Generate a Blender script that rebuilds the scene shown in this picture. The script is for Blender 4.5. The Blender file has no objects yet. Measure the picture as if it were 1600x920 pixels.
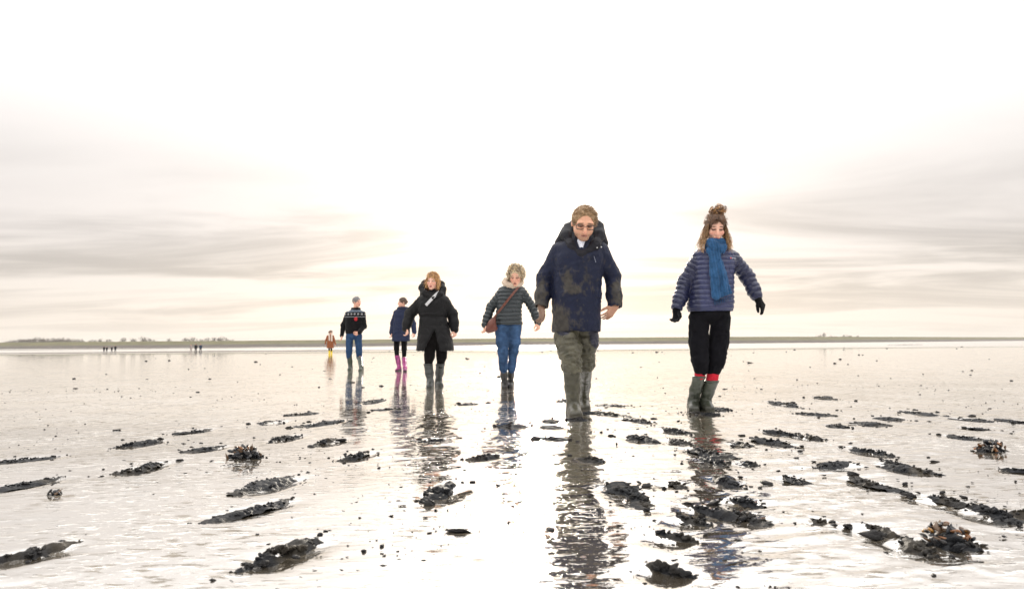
import bpy, math, random
import numpy as np
from mathutils import Matrix, Vector

# ------------------------------------------------------------------ scene, camera, sky, sun
scene = bpy.context.scene
col_ = scene.collection
random.seed(7)
rng = np.random.default_rng(11)
R_ = math.radians

CAM_H = 0.61
FPX = 1067.0                       # focal length in photograph pixels (24 mm on 36 mm)
PITCH, ROLL = math.atan(77.8 / FPX), R_(0.447)
CAM = np.array([0.0, 0.0, CAM_H])
_r0 = np.array([1.0, 0, 0]); _u0 = np.array([0, -math.sin(PITCH), math.cos(PITCH)])
FWD = np.array([0, math.cos(PITCH), math.sin(PITCH)])
RIGHT = math.cos(ROLL) * _r0 - math.sin(ROLL) * _u0
UP = math.cos(ROLL) * _u0 + math.sin(ROLL) * _r0

cam_data = bpy.data.cameras.new('camera'); cam = bpy.data.objects.new('camera', cam_data)
col_.objects.link(cam)
cam_data.sensor_width = 36; cam_data.lens = 36 * FPX / 1600
cam_data.clip_start = 0.05; cam_data.clip_end = 8000
cam_data.dof.use_dof = True; cam_data.dof.focus_distance = 6.2; cam_data.dof.aperture_fstop = 5.0
M = Matrix(((RIGHT[0], UP[0], -FWD[0], CAM[0]), (RIGHT[1], UP[1], -FWD[1], CAM[1]),
            (RIGHT[2], UP[2], -FWD[2], CAM[2]), (0, 0, 0, 1)))
cam.matrix_world = M
scene.camera = cam

SUN_EL, SUN_AZ = R_(15.0), R_(1.5)         # azimuth measured from +Y towards +X
SUN = np.array([math.sin(SUN_AZ) * math.cos(SUN_EL), math.cos(SUN_AZ) * math.cos(SUN_EL), math.sin(SUN_EL)])

world = bpy.data.worlds.new('World'); scene.world = world; world.use_nodes = True
wn = world.node_tree; wn.nodes.clear()
def WN(t, **kw):
    n = wn.nodes.new(t)
    for k, v in kw.items(): setattr(n, k, v)
    return n
def wmath(op, a, b=None, c=None, clamp=False):
    n = WN('ShaderNodeMath', operation=op, use_clamp=clamp)
    for i, v in enumerate((a, b, c)):
        if v is None: continue
        if isinstance(v, (int, float)): n.inputs[i].default_value = v
        else: wn.links.new(v, n.inputs[i])
    return n.outputs[0]
def wrange(v, a, b, c, d):
    n = WN('ShaderNodeMapRange', interpolation_type='SMOOTHSTEP')
    wn.links.new(v, n.inputs[0])
    for i, q in enumerate((a, b, c, d)): n.inputs[i + 1].default_value = q
    return n.outputs[0]
tc = WN('ShaderNodeTexCoord'); sep = WN('ShaderNodeSeparateXYZ'); wn.links.new(tc.outputs['Generated'], sep.inputs[0])
dx, dy_, dz = sep.outputs
dz = wmath('MAXIMUM', dz, 0.0)
dot = WN('ShaderNodeVectorMath', operation='DOT_PRODUCT'); wn.links.new(tc.outputs['Generated'], dot.inputs[0])
dot.inputs[1].default_value = SUN
sd = wmath('MAXIMUM', dot.outputs['Value'], 0.0)
glow = wmath('ADD', wmath('MULTIPLY', wmath('POWER', sd, 90.0), 1.5), wmath('MULTIPLY', wmath('POWER', sd, 7.0), 0.20))
lift = wrange(dz, 0.18, 0.72, 0.0, 1.7)
lum = wmath('ADD', wmath('ADD', glow, lift), wrange(dot.outputs['Value'], -0.7, 0.5, 0.55, 0.83))     # dimmer away from the sun
# streaky cloud deck: direction projected on a flat layer
den = wmath('ADD', dz, 0.07)
cx = wmath('DIVIDE', dx, den); cy = wmath('DIVIDE', dy_, den)
cmb = WN('ShaderNodeCombineXYZ'); wn.links.new(cx, cmb.inputs[0]); wn.links.new(cy, cmb.inputs[1])
mp = WN('ShaderNodeMapping'); wn.links.new(cmb.outputs[0], mp.inputs[0])
mp.inputs['Rotation'].default_value = (0, 0, R_(18)); mp.inputs['Scale'].default_value = (0.30, 0.62, 1); mp.inputs['Location'].default_value = (3.4, 1.9, 0.3)
nz = WN('ShaderNodeTexNoise'); wn.links.new(mp.outputs[0], nz.inputs['Vector'])
nz.inputs['Scale'].default_value = 1.15; nz.inputs['Detail'].default_value = 7; nz.inputs['Roughness'].default_value = 0.55; nz.inputs['Distortion'].default_value = 0.7
cloud = wrange(nz.outputs['Fac'], 0.38, 0.64, 0.0, 1.0)
cloud = wmath('MULTIPLY', cloud, wmath('MULTIPLY', wrange(dz, 0.13, 0.27, 1.0, 0.12), wrange(dz, 0.0, 0.09, 0.25, 1.0)))
lum = wmath('MULTIPLY', lum, wmath('SUBTRACT', 1.08, wmath('MULTIPLY', cloud, 0.39)))
ramp = WN('ShaderNodeValToRGB'); wn.links.new(dz, ramp.inputs[0])
e = ramp.color_ramp.elements
e[0].position = 0.0; e[0].color = (1.11, 1.0, 0.88, 1)
e[1].position = 0.45; e[1].color = (1.0, 0.975, 0.95, 1)
m_ = e.new(0.14); m_.color = (1.0, 0.93, 0.885, 1)
over = WN('ShaderNodeVectorMath', operation='SCALE'); wn.links.new(ramp.outputs[0], over.inputs[0]); wn.links.new(lum, over.inputs['Scale'])
sky = WN('ShaderNodeTexSky', sky_type='NISHITA'); sky.sun_disc = False
sky.sun_elevation = SUN_EL; sky.sun_rotation = SUN_AZ; sky.air_density = 1.0; sky.dust_density = 3.0
b1 = WN('ShaderNodeBackground'); wn.links.new(sky.outputs[0], b1.inputs[0]); b1.inputs[1].default_value = 0.10
b2 = WN('ShaderNodeBackground'); wn.links.new(over.outputs[0], b2.inputs[0]); b2.inputs[1].default_value = 1.0
mx = WN('ShaderNodeMixShader'); mx.inputs[0].default_value = 0.93
wn.links.new(b1.outputs[0], mx.inputs[1]); wn.links.new(b2.outputs[0], mx.inputs[2])
wo = WN('ShaderNodeOutputWorld'); wn.links.new(mx.outputs[0], wo.inputs[0])

sun_d = bpy.data.lights.new('sun', 'SUN'); sun_d.energy = 2.0; sun_d.angle = R_(3); sun_d.color = (1.0, 0.9, 0.76)
sun = bpy.data.objects.new('sun', sun_d); col_.objects.link(sun)
sun.rotation_euler = Vector(-SUN).to_track_quat('-Z', 'Y').to_euler(); sun.location = (0, 60, 30)

vs = scene.view_settings
vs.view_transform = 'Standard'; vs.look = 'None'; vs.exposure = 0.0; vs.gamma = 1.0; vs.use_curve_mapping = False
scene.cycles.max_bounces = 8; scene.cycles.use_denoising = True

# ------------------------------------------------------------------ helpers
def at(px, py, Y):
    """the world point on the upright plane y = Y seen at photograph pixel (px, py)"""
    d = FWD + RIGHT * ((px - 800) / FPX) + UP * ((460 - py) / FPX)
    return CAM + d * (Y / d[1])
def G(px, py, z=0.0):
    d = FWD + RIGHT * ((px - 800) / FPX) + UP * ((460 - py) / FPX)
    return CAM + d * ((z - CAM[2]) / d[2])
def lin(r, g, b):
    f = lambda c: (c / 255 / 12.92) if c <= 10 else ((c / 255 + 0.055) / 1.055) ** 2.4
    return np.array([f(r), f(g), f(b)])
def hash3(i, j, k, s=0):
    n = (i * 374761393 + j * 668265263 + k * 2147483647 + s * 1274126177) & 0xffffffff
    n = ((n ^ (n >> 13)) * 1274126177) & 0xffffffff
    n = ((n ^ (n >> 16)) * 2246822519) & 0xffffffff
    return ((n ^ (n >> 15)) & 0xffffff) / float(0x7fffff) - 1.0
def noise3(P, s=0):
    P = np.asarray(P, dtype=np.float64); I = np.floor(P).astype(np.int64); f = P - I
    u = f * f * f * (f * (f * 6 - 15) + 10)
    out = 0
    for a in (0, 1):
        wa = u[..., 0] if a else 1 - u[..., 0]
        for b in (0, 1):
            wb = u[..., 1] if b else 1 - u[..., 1]
            for c in (0, 1):
                wc = u[..., 2] if c else 1 - u[..., 2]
                out = out + wa * wb * wc * hash3(I[..., 0] + a, I[..., 1] + b, I[..., 2] + c, s)
    return out
def fbm(P, oct=4, s=0, gain=0.5):
    a, t, P = 1.0, 0, np.asarray(P, float)
    for o in range(oct):
        t = t + a * noise3(P, s + o); a *= gain; P = P * 2.03 + 17.3
    return t
def sstep(a, b, x):
    t = np.clip((x - a) / (b - a), 0, 1); return t * t * (3 - 2 * t)

def make_mesh(name, V, F, col=None, smooth=True):
    """F: (n,3) or (n,4) array, or list of such arrays"""
    me = bpy.data.meshes.new(name); V = np.asarray(V, dtype=np.float32)
    Fs = F if isinstance(F, list) else [F]
    Fs = [np.asarray(f, dtype=np.int32) for f in Fs if len(f)]
    me.vertices.add(len(V)); me.vertices.foreach_set('co', V.ravel())
    loops = np.concatenate([f.ravel() for f in Fs]); tot = np.concatenate([np.full(len(f), f.shape[1], np.int32) for f in Fs])
    st = np.concatenate([[0], np.cumsum(tot)[:-1]]).astype(np.int32)
    me.loops.add(len(loops)); me.loops.foreach_set('vertex_index', loops)
    me.polygons.add(len(tot)); me.polygons.foreach_set('loop_start', st)
    if col is not None:
        a = me.attributes.new('col', 'FLOAT_COLOR', 'POINT')
        c = np.ones((len(V), 4), np.float32); c[:, :3] = col; a.data.foreach_set('color', c.ravel())
    me.update(calc_edges=True); me.validate()
    me.polygons.foreach_set('use_smooth', np.full(len(me.polygons), smooth)); me.update()
    return me
def add_obj(name, me, mat=None, parent=None, loc=None, rot=None):
    o = bpy.data.objects.new(name, me); col_.objects.link(o)
    if mat is not None and me is not None and len(me.materials) == 0: me.materials.append(mat)
    if parent is not None: o.parent = parent
    if loc is not None: o.location = loc
    if rot is not None: o.rotation_euler = rot
    return o
def tag(o, label=None, cat=None, group=None, kind=None):
    if label: o['label'] = label
    if cat: o['category'] = cat
    if group: o['group'] = group
    if kind: o['kind'] = kind
    return o

# ------------------------------------------------------------------ materials
def mat_attr(name, rough=0.7, spec=0.4, sheen=0.0, var=0.18, vscale=25.0, bump=0.0, bscale=200.0, base=None, sss=0.0, coat=0.0, bdist=0.002):
    """Principled material: colour from the mesh's own colour attribute (or a fixed one) with fine mottling and relief"""
    m = bpy.data.materials.new(name); m.use_nodes = True; nt = m.node_tree; p = nt.nodes['Principled BSDF']
    tcn = nt.nodes.new('ShaderNodeTexCoord')
    if base is None:
        a = nt.nodes.new('ShaderNodeAttribute'); a.attribute_name = 'col'; src = a.outputs['Color']
    else:
        a = nt.nodes.new('ShaderNodeRGB'); a.outputs[0].default_value = (*base, 1); src = a.outputs[0]
    n = nt.nodes.new('ShaderNodeTexNoise'); n.inputs['Scale'].default_value = vscale; n.inputs['Detail'].default_value = 5
    nt.links.new(tcn.outputs['Object'], n.inputs['Vector'])
    mr = nt.nodes.new('ShaderNodeMapRange'); nt.links.new(n.outputs['Fac'], mr.inputs[0])
    mr.inputs[1].default_value = 0.25; mr.inputs[2].default_value = 0.75; mr.inputs[3].default_value = 1 - var; mr.inputs[4].default_value = 1 + var
    sc = nt.nodes.new('ShaderNodeVectorMath'); sc.operation = 'SCALE'
    nt.links.new(src, sc.inputs[0]); nt.links.new(mr.outputs[0], sc.inputs['Scale'])
    nt.links.new(sc.outputs[0], p.inputs['Base Color'])
    p.inputs['Roughness'].default_value = rough; p.inputs['Specular IOR Level'].default_value = spec
    p.inputs['Sheen Weight'].default_value = sheen; p.inputs['Coat Weight'].default_value = coat
    if sss: 
        p.inputs['Subsurface Weight'].default_value = sss; p.inputs['Subsurface Radius'].default_value = (0.02, 0.008, 0.004); p.inputs['Subsurface Scale'].default_value = 0.5
    if bump:
        n2 = nt.nodes.new('ShaderNodeTexNoise'); n2.inputs['Scale'].default_value = bscale; n2.inputs['Detail'].default_value = 4
        nt.links.new(tcn.outputs['Object'], n2.inputs['Vector'])
        bp = nt.nodes.new('ShaderNodeBump'); bp.inputs['Strength'].default_value = bump; bp.inputs['Distance'].default_value = bdist
        nt.links.new(n2.outputs['Fac'], bp.inputs['Height']); nt.links.new(bp.outputs[0], p.inputs['Normal'])
    return m
MAT = dict(
    skin=mat_attr('skin', 0.5, 0.4, var=0.07, vscale=60, sss=0.12),
    shell=mat_attr('coat_fabric', 0.6, 0.22, sheen=0.0, var=0.16, vscale=14, bump=0.5, bscale=60, bdist=0.006),
    nylon=mat_attr('quilted_nylon', 0.33, 0.45, var=0.12, vscale=30, bump=0.5, bscale=70, bdist=0.006),
    knit=mat_attr('knit_wool', 0.9, 0.1, sheen=0.08, var=0.2, vscale=80, bump=0.6, bscale=260, bdist=0.003),
    denim=mat_attr('denim', 0.85, 0.12, var=0.25, vscale=18, bump=0.4, bscale=90, bdist=0.005),
    cloth=mat_attr('trouser_cloth', 0.85, 0.12, var=0.2, vscale=20, bump=0.4, bscale=60, bdist=0.006),
    muddy=mat_attr('wet_muddy_cloth', 0.42, 0.5, var=0.3, vscale=22, bump=0.7, bscale=45, bdist=0.01),
    rubber=mat_attr('boot_rubber', 0.3, 0.5, var=0.22, vscale=24, bump=0.25, bscale=60, bdist=0.004),
    hair=mat_attr('hair', 0.45, 0.5, var=0.2, vscale=90),
    fleece=mat_attr('fleece', 0.95, 0.1, sheen=0.4, var=0.2, vscale=70, bump=1.0, bscale=90, bdist=0.01),
    leather=mat_attr('leather', 0.4, 0.5, var=0.2, vscale=40),
    metal=mat_attr('dark_frame', 0.3, 0.6, base=(0.02, 0.018, 0.016)),
    clod=mat_attr('churned_mud', 0.5, 0.14, var=0.5, vscale=30, bump=0.8, bscale=90, bdist=0.006),
    mussel=mat_attr('mussel_shell', 0.35, 0.5, var=0.3, vscale=90),
    bark=mat_attr('bare_twigs', 0.9, 0.1, base=(0.10, 0.085, 0.07)),
)

# ------------------------------------------------------------------ signed-distance modelling
class SDF:
    """solids blended smoothly on a voxel grid, turned into one closed quad mesh"""
    def __init__(s, h): s.h = h; s.ops = []
    def _op(s, lo, hi, f, k, mode): s.ops.append((np.array(lo, float), np.array(hi, float), f, k, mode)); return s
    def cone(s, a, b, ra, rb, k=0.02, mode='add', sc=None):
        a = np.array(a, float); b = np.array(b, float); S = np.ones(3) if sc is None else np.array(sc, float)
        r = max(ra, rb); lo = np.minimum(a, b) - r * S; hi = np.maximum(a, b) + r * S
        def f(X, Y, Z):
            d = (b - a) / S; L = max(float(d @ d), 1e-12)
            qx, qy, qz = (X - a[0]) / S[0], (Y - a[1]) / S[1], (Z - a[2]) / S[2]
            t = np.clip((qx * d[0] + qy * d[1] + qz * d[2]) / L, 0, 1)
            return (np.sqrt((qx - t * d[0]) ** 2 + (qy - t * d[1]) ** 2 + (qz - t * d[2]) ** 2) - (ra + (rb - ra) * t)) * S.min()
        return s._op(lo, hi, f, k, mode)
    def chain(s, pts, rs, k=0.02, mode='add', sc=None):
        for i in range(len(pts) - 1): s.cone(pts[i], pts[i + 1], rs[i], rs[i + 1], k, mode, sc)
        return s
    def ell(s, c, r, k=0.02, R=None, mode='add'):
        c = np.array(c, float); r = np.array(r, float); R = np.eye(3) if R is None else R
        e = np.sqrt(((R * r) ** 2).sum(1))
        def f(X, Y, Z):
            qx, qy, qz = X - c[0], Y - c[1], Z - c[2]
            l = [R[0, i] * qx + R[1, i] * qy + R[2, i] * qz for i in range(3)]
            k0 = np.sqrt(sum((l[i] / r[i]) ** 2 for i in range(3))); k1 = np.sqrt(sum((l[i] / r[i] ** 2) ** 2 for i in range(3))) + 1e-9
            return k0 * (k0 - 1) / k1
        return s._op(c - e, c + e, f, k, mode)
    def loft(s, secs, k=0.03, mode='add', ex=2.3, grow=0.0, zlo=None, zhi=None):
        secs = sorted(secs, key=lambda q: q[0]); A = np.array(secs, float); z = A[:, 0]
        zz = np.linspace(z[0], z[-1], 160); B = np.stack([np.interp(zz, z, A[:, i]) for i in range(1, 5)], 1)
        kern = np.hanning(15); kern /= kern.sum()
        Bp = np.pad(B, ((7, 7), (0, 0)), mode='edge'); B = np.stack([np.convolve(Bp[:, i], kern, 'valid') for i in range(4)], 1)
        z0 = z[0] if zlo is None else zlo; z1 = z[-1] if zhi is None else zhi
        rx, ry = B[:, 2].max() + grow, B[:, 3].max() + grow
        lo = (B[:, 0].min() - rx, B[:, 1].min() - ry, z0); hi = (B[:, 0].max() + rx, B[:, 1].max() + ry, z1)
        def f(X, Y, Z):
            zf = Z.ravel(); c = [np.interp(zf, zz, B[:, i]).reshape(Z.shape) for i in range(4)]
            a, b = c[2] + grow, c[3] + grow
            q = (np.abs((X - c[0]) / a) ** ex + np.abs((Y - c[1]) / b) ** ex) ** (1 / ex)
            d = (q - 1) * np.minimum(a, b)
            return np.maximum(d, np.maximum(z0 - Z, Z - z1))
        return s._op(lo, hi, f, k, mode)
    def below(s, z):       # cut away everything under z
        return s._op((-9, -9, -9), (9, 9, 9), lambda X, Y, Z: (Z - z) + 0 * X + 0 * Y, 0.004, 'sub')
    def build(s):
        h = s.h; adds = [o for o in s.ops if o[4] == 'add']
        lo = np.min([o[0] for o in adds], 0) - 4 * h; hi = np.max([o[1] for o in adds], 0) + 4 * h
        n = np.ceil((hi - lo) / h).astype(int) + 1
        F = np.full(n, 1.0, np.float32); ax = [(lo[i] + h * np.arange(n[i])).astype(np.float32) for i in range(3)]
        for a, b, f, k, mode in s.ops:
            mg = k + 3.5 * h
            i0 = np.clip(np.floor((a - mg - lo) / h).astype(int), 0, n); i1 = np.clip(np.ceil((b + mg - lo) / h).astype(int) + 1, 0, n)
            if np.any(i1 <= i0): continue
            sl = tuple(slice(i0[i], i1[i]) for i in range(3))
            d = f(ax[0][sl[0]][:, None, None], ax[1][sl[1]][None, :, None], ax[2][sl[2]][None, None, :])
            cur = F[sl]
            if mode == 'add':
                t = np.clip(0.5 + 0.5 * (cur - d) / k, 0, 1); F[sl] = cur + (d - cur) * t - k * t * (1 - t)
            else:
                d = -d; t = np.clip(0.5 - 0.5 * (cur - d) / k, 0, 1); F[sl] = cur + (d - cur) * t + k * t * (1 - t)
        return surface_nets(F, lo, h)
def surface_nets(F, lo, h):
    S = F < 0; n = F.shape
    cnt = np.zeros((n[0] - 1, n[1] - 1, n[2] - 1), np.int8)
    for a in (0, 1):
        for b in (0, 1):
            for c in (0, 1): cnt += S[a:n[0] - 1 + a, b:n[1] - 1 + b, c:n[2] - 1 + c]
    act = np.argwhere((cnt > 0) & (cnt < 8)); idx = np.full(cnt.shape, -1, np.int32); idx[tuple(act.T)] = np.arange(len(act))
    P = np.zeros((len(act), 3)); W = np.zeros(len(act))
    cor = [(a, b, c) for a in (0, 1) for b in (0, 1) for c in (0, 1)]
    val = {q: F[act[:, 0] + q[0], act[:, 1] + q[1], act[:, 2] + q[2]] for q in cor}
    for q in cor:
        for d in range(3):
            if q[d]: continue
            w = list(q); w[d] = 1; w = tuple(w); f0, f1 = val[q], val[w]
            m = (f0 < 0) != (f1 < 0); t = np.where(m, f0 / np.where(m, f0 - f1, 1), 0)
            p = np.tile(np.array(q, float), (len(act), 1)); p[:, d] += t
            P += p * m[:, None]; W += m
    V = lo + h * (act + P / np.maximum(W, 1)[:, None])
    Q = []
    for d in range(3):
        a, b = [(1, 2), (2, 0), (0, 1)][d]
        s0 = [slice(None)] * 3; s1 = [slice(None)] * 3; s0[d] = slice(0, n[d] - 1); s1[d] = slice(1, n[d])
        e = np.argwhere(S[tuple(s0)] != S[tuple(s1)])
        e = e[(e[:, a] > 0) & (e[:, b] > 0) & (e[:, a] < n[a] - 1) & (e[:, b] < n[b] - 1)]
        ins = S[tuple(e.T)]
        def cid(da, db):
            q = e.copy(); q[:, a] -= da; q[:, b] -= db; return idx[tuple(q.T)]
        quad = np.stack([cid(1, 1), cid(0, 1), cid(0, 0), cid(1, 0)], 1)
        quad[~ins] = quad[~ins][:, ::-1]; Q.append(quad)
    Q = np.concatenate(Q); return V, Q[(Q >= 0).all(1)]
def vnormals(V, Q):
    n = np.cross(V[Q[:, 2]] - V[Q[:, 0]], V[Q[:, 3]] - V[Q[:, 1]]); N = np.zeros_like(V)
    for i in range(4): np.add.at(N, Q[:, i], n)
    return N / (np.linalg.norm(N, axis=1, keepdims=True) + 1e-12)
def relax(V, Q, it=2):
    for _ in range(it):
        A = np.zeros_like(V); c = np.zeros(len(V))
        for i in range(4):
            for j in (1, 3):
                np.add.at(A, Q[:, i], V[Q[:, (i + j) % 4]]); np.add.at(c, Q[:, i], 1)
        V = V * 0.5 + 0.5 * A / np.maximum(c, 1)[:, None]
    return V
def folds(V, N, amp, fr=(9, 9, 6), seed=0):
    """cloth creases: soft swells plus sharp ridges, running across the limb"""
    n1 = fbm(V * np.array(fr), 3, seed); r = 1 - np.abs(noise3(V * np.array(fr) * np.array([1.2, 1.2, 2.6]) + 5 * n1[:, None] * 0.25, seed + 9)) * 2
    return V + N * (amp * (0.6 * n1 + 0.55 * r))[:, None]

def tube(pts, rads, nside=4):
    pts = np.asarray(pts, float); n = len(pts); T = np.gradient(pts, axis=0); T /= np.linalg.norm(T, axis=1, keepdims=True) + 1e-9
    ref = np.where(np.abs(T[:, 2:3]) > 0.9, np.array([[1.0, 0, 0]]), np.array([[0, 0, 1.0]]))
    A = np.cross(T, ref); A /= np.linalg.norm(A, axis=1, keepdims=True) + 1e-9; B = np.cross(T, A)
    th = np.arange(nside) * 2 * math.pi / nside; r = np.broadcast_to(np.asarray(rads, float), (n,))
    V = pts[:, None] + r[:, None, None] * (A[:, None] * np.cos(th)[None, :, None] + B[:, None] * np.sin(th)[None, :, None])
    i = np.arange(n - 1)[:, None] * nside; j = np.arange(nside)[None]; k = (j + 1) % nside
    Q = np.stack([i + j, i + k, i + nside + k, i + nside + j], -1).reshape(-1, 4)
    return V.reshape(-1, 3), Q
class Acc:
    def __init__(s): s.V = []; s.F = []; s.C = []; s.n = 0
    def add(s, V, Q, c=None):
        s.V.append(V); s.F.append(np.asarray(Q) + s.n); s.n += len(V)
        if c is not None: s.C.append(np.broadcast_to(c, (len(V), 3)))
        return s
    def mesh(s, name, smooth=True): 
        t3 = [f for f in s.F if f.shape[1] == 3]; t4 = [f for f in s.F if f.shape[1] == 4]
        F = ([np.concatenate(t4)] if t4 else []) + ([np.concatenate(t3)] if t3 else [])
        return make_mesh(name, np.concatenate(s.V), F, np.concatenate(s.C) if s.C else None, smooth)
def ribbon(pts, nrm, w, t):
    """flat strap of width w and thickness t along pts; nrm = outward normals"""
    pts = np.asarray(pts, float); nrm = np.asarray(nrm, float); T = np.gradient(pts, axis=0); T /= np.linalg.norm(T, axis=1, keepdims=True)
    S = np.cross(T, nrm); S /= np.linalg.norm(S, axis=1, keepdims=True); n = len(pts)
    V = np.stack([pts - S * w / 2 - nrm * t / 2, pts + S * w / 2 - nrm * t / 2, pts + S * w / 2 + nrm * t / 2, pts - S * w / 2 + nrm * t / 2], 1).reshape(-1, 3)
    i = np.arange(n - 1)[:, None] * 4; j = np.arange(4)[None]; k = (j + 1) % 4
    Q = np.stack([i + j, i + k, i + 4 + k, i + 4 + j], -1).reshape(-1, 4)
    Q = np.concatenate([Q, [[0, 1, 2, 3][::-1], [4 * n - 4, 4 * n - 3, 4 * n - 2, 4 * n - 1]]])
    return V, Q
def rot(yaw, pitch, roll):
    cz, sz, cx_, sx, cr, sr = math.cos(yaw), math.sin(yaw), math.cos(pitch), math.sin(pitch), math.cos(roll), math.sin(roll)
    return np.array([[cz, -sz, 0], [sz, cz, 0], [0, 0, 1]]) @ np.array([[cr, 0, sr], [0, 1, 0], [-sr, 0, cr]]) @ np.array([[1, 0, 0], [0, cx_, -sx], [0, sx, cx_]])
# ------------------------------------------------------------------ the mudflat
# churned-up tracks: (x1, y1, x2, y2, thickness) in photograph pixels, laid on the ground where they stand
TRACKS = [
 (-60,726,102,711,6),(180,700,243,687,10),(262,678,332,670,6),(278,707,352,696,7),(175,743,255,720,14),(-40,770,88,745,6),(-50,884,118,848,20),
 (310,815,452,779,15),(366,773,466,743,13),(365,890,500,838,30),(408,664,444,656,6),(440,649,492,645,4),(460,668,530,655,6),(412,692,465,679,8),
 (486,698,527,685,10),(525,720,570,705,13),(565,631,592,624,5),(580,641,612,637,3),(712,632,745,629,5),(717,719,785,708,11),(657,782,710,755,20),
 (868,629,895,623,5),(845,659,875,655,5),(838,681,887,687,9),(898,716,952,722,13),(930,632,980,634,4),(930,642,978,651,6),
 (975,652,1030,662,7),(1030,668,1076,677,10),(986,680,1022,691,12),(1045,685,1076,692,8),(953,753,1022,792,15),(1078,698,1140,716,11),
 (1098,714,1132,730,13),(1122,742,1164,762,15),(1164,721,1187,728,10),(1080,790,1150,806,16),(1142,796,1205,820,17),(1024,832,1092,850,24),(1012,880,1094,905,34),
 (1145,778,1192,790,13),(1204,627,1250,636,7),(1250,644,1306,649,5),(1180,684,1246,698,10),(1200,672,1247,681,8),(1250,680,1292,688,9),
 (1335,659,1382,665,6),(1375,652,1416,656,4),(1420,642,1466,650,4),(1490,653,1562,660,5),(1560,655,1640,664,6),(1507,667,1553,672,5),(1480,679,1547,688,6),
 (1330,699,1402,713,10),(1370,718,1460,742,13),(1275,731,1325,722,11),(1330,743,1412,766,7),(1450,774,1505,787,12),(1500,784,1592,819,19),
 (1268,811,1294,816,9),(1345,818,1405,842,18),(1395,836,1468,872,26),(1557,730,1640,737,6),(1576,799,1640,806,13),(1052,752,1074,762,10),(1118,637,1135,642,8),(884,655,920,654,8),(1074,645,1100,646,7),(908,645,930,646,7),(1098,646,1124,647,7),(846,668,876,665,4),
 (1280,619,1302,624,3),(1226,744,1268,755,6),(780,668,818,664,5),(640,690,700,684,4),(1060,805,1120,822,12),(1150,690,1176,697,6),(1300,663,1330,668,4),
]
def relief(X, Y):
    """height of the wet mud: broad swells, wind-dragged ripples and small lumps, calmer in the pools"""
    P = np.stack([X, Y, np.zeros_like(X)], -1)
    pool = sstep(-0.25, 0.45, fbm(P * np.array([0.55, 0.40, 1]) + 3.7, 3, 5))     # 0 = standing water, 1 = bare mud
    ang = 0.35; U = X * math.cos(ang) + Y * math.sin(ang); V = -X * math.sin(ang) + Y * math.cos(ang)
    rip = fbm(np.stack([U * 5.0, V * 15.0, np.zeros_like(X)], -1) + 0.6 * fbm(P * 2.0, 2, 40)[..., None], 4, 21, 0.55)
    lump = fbm(P * 20.0, 2, 33)
    fade = 1 / (1 + (np.maximum(Y, 0) / 9.0) ** 2)
    z = 0.004 * fbm(P * 1.1, 2, 60) * fade + (0.0006 + 0.0036 * pool) * (rip - 0.25 * np.abs(rip)) * fade + 0.0050 * pool * np.maximum(lump - 0.25, 0) * fade
    return z
def dip(Y): return -0.5 * sstep(58, 135, Y) + 0.42 * sstep(185, 450, Y)
def axis(fine_lo, fine_hi, step, lo, hi, g):
    a = [fine_hi]
    s = step
    while a[-1] < hi: s = min(s * g, 120); a.append(a[-1] + s)
    b = [fine_lo]; s = step
    while b[-1] > lo: s = min(s * g, 120); b.append(b[-1] - s)
    return np.array(b[::-1] + list(np.arange(fine_lo + step, fine_hi, step)) + a)
gx = axis(-3.4, 3.4, 0.015, -2300, 2300, 1.035)
ys = [1.2]
while ys[-1] < 2350: ys.append(ys[-1] + min(0.0095 * (max(ys[-1], 1.6) / 1.6) ** 1.45, 90))
gy = np.array([-60, -30, -14, -7, -3, -1, 0, 0.6, 1.0] + ys)
XX, YY = np.meshgrid(gx, gy, indexing='ij')
ZZ = dip(YY)
near = (YY < 60) & (YY > 0.9) & (np.abs(XX) < 60)
ZZ[near] += relief(XX[near], YY[near])
TR = []
for t in TRACKS:
    a, b = G(t[0], t[1]), G(t[2], t[3]); TR.append((a, b, t[4]))
    c = (a + b) / 2; L = np.linalg.norm(b - a); d = (b - a) / L
    if c[1] > 9: continue
    # the foot's hollow beside the thrown-up ridge
    off = np.array([d[1], -d[0]]) * 0.05
    m = (np.abs(XX - c[0]) < L) & (np.abs(YY - c[1]) < L)
    u = (XX[m] - c[0] - off[0]) * d[0] + (YY[m] - c[1] - off[1]) * d[1]; v = -(XX[m] - c[0] - off[0]) * d[1] + (YY[m] - c[1] - off[1]) * d[0]
    ZZ[m] -= 0.014 * np.exp(-(u / (0.42 * L)) ** 4 - (v / 0.06) ** 2)
nxg, nyg = XX.shape
ii = (np.arange(nxg - 1)[:, None] * nyg + np.arange(nyg - 1)[None]).ravel()
gq = np.stack([ii, ii + nyg, ii + nyg + 1, ii + 1], 1)
gme = make_mesh('mudflat', np.stack([XX, YY, ZZ], -1).reshape(-1, 3), gq)

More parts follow.
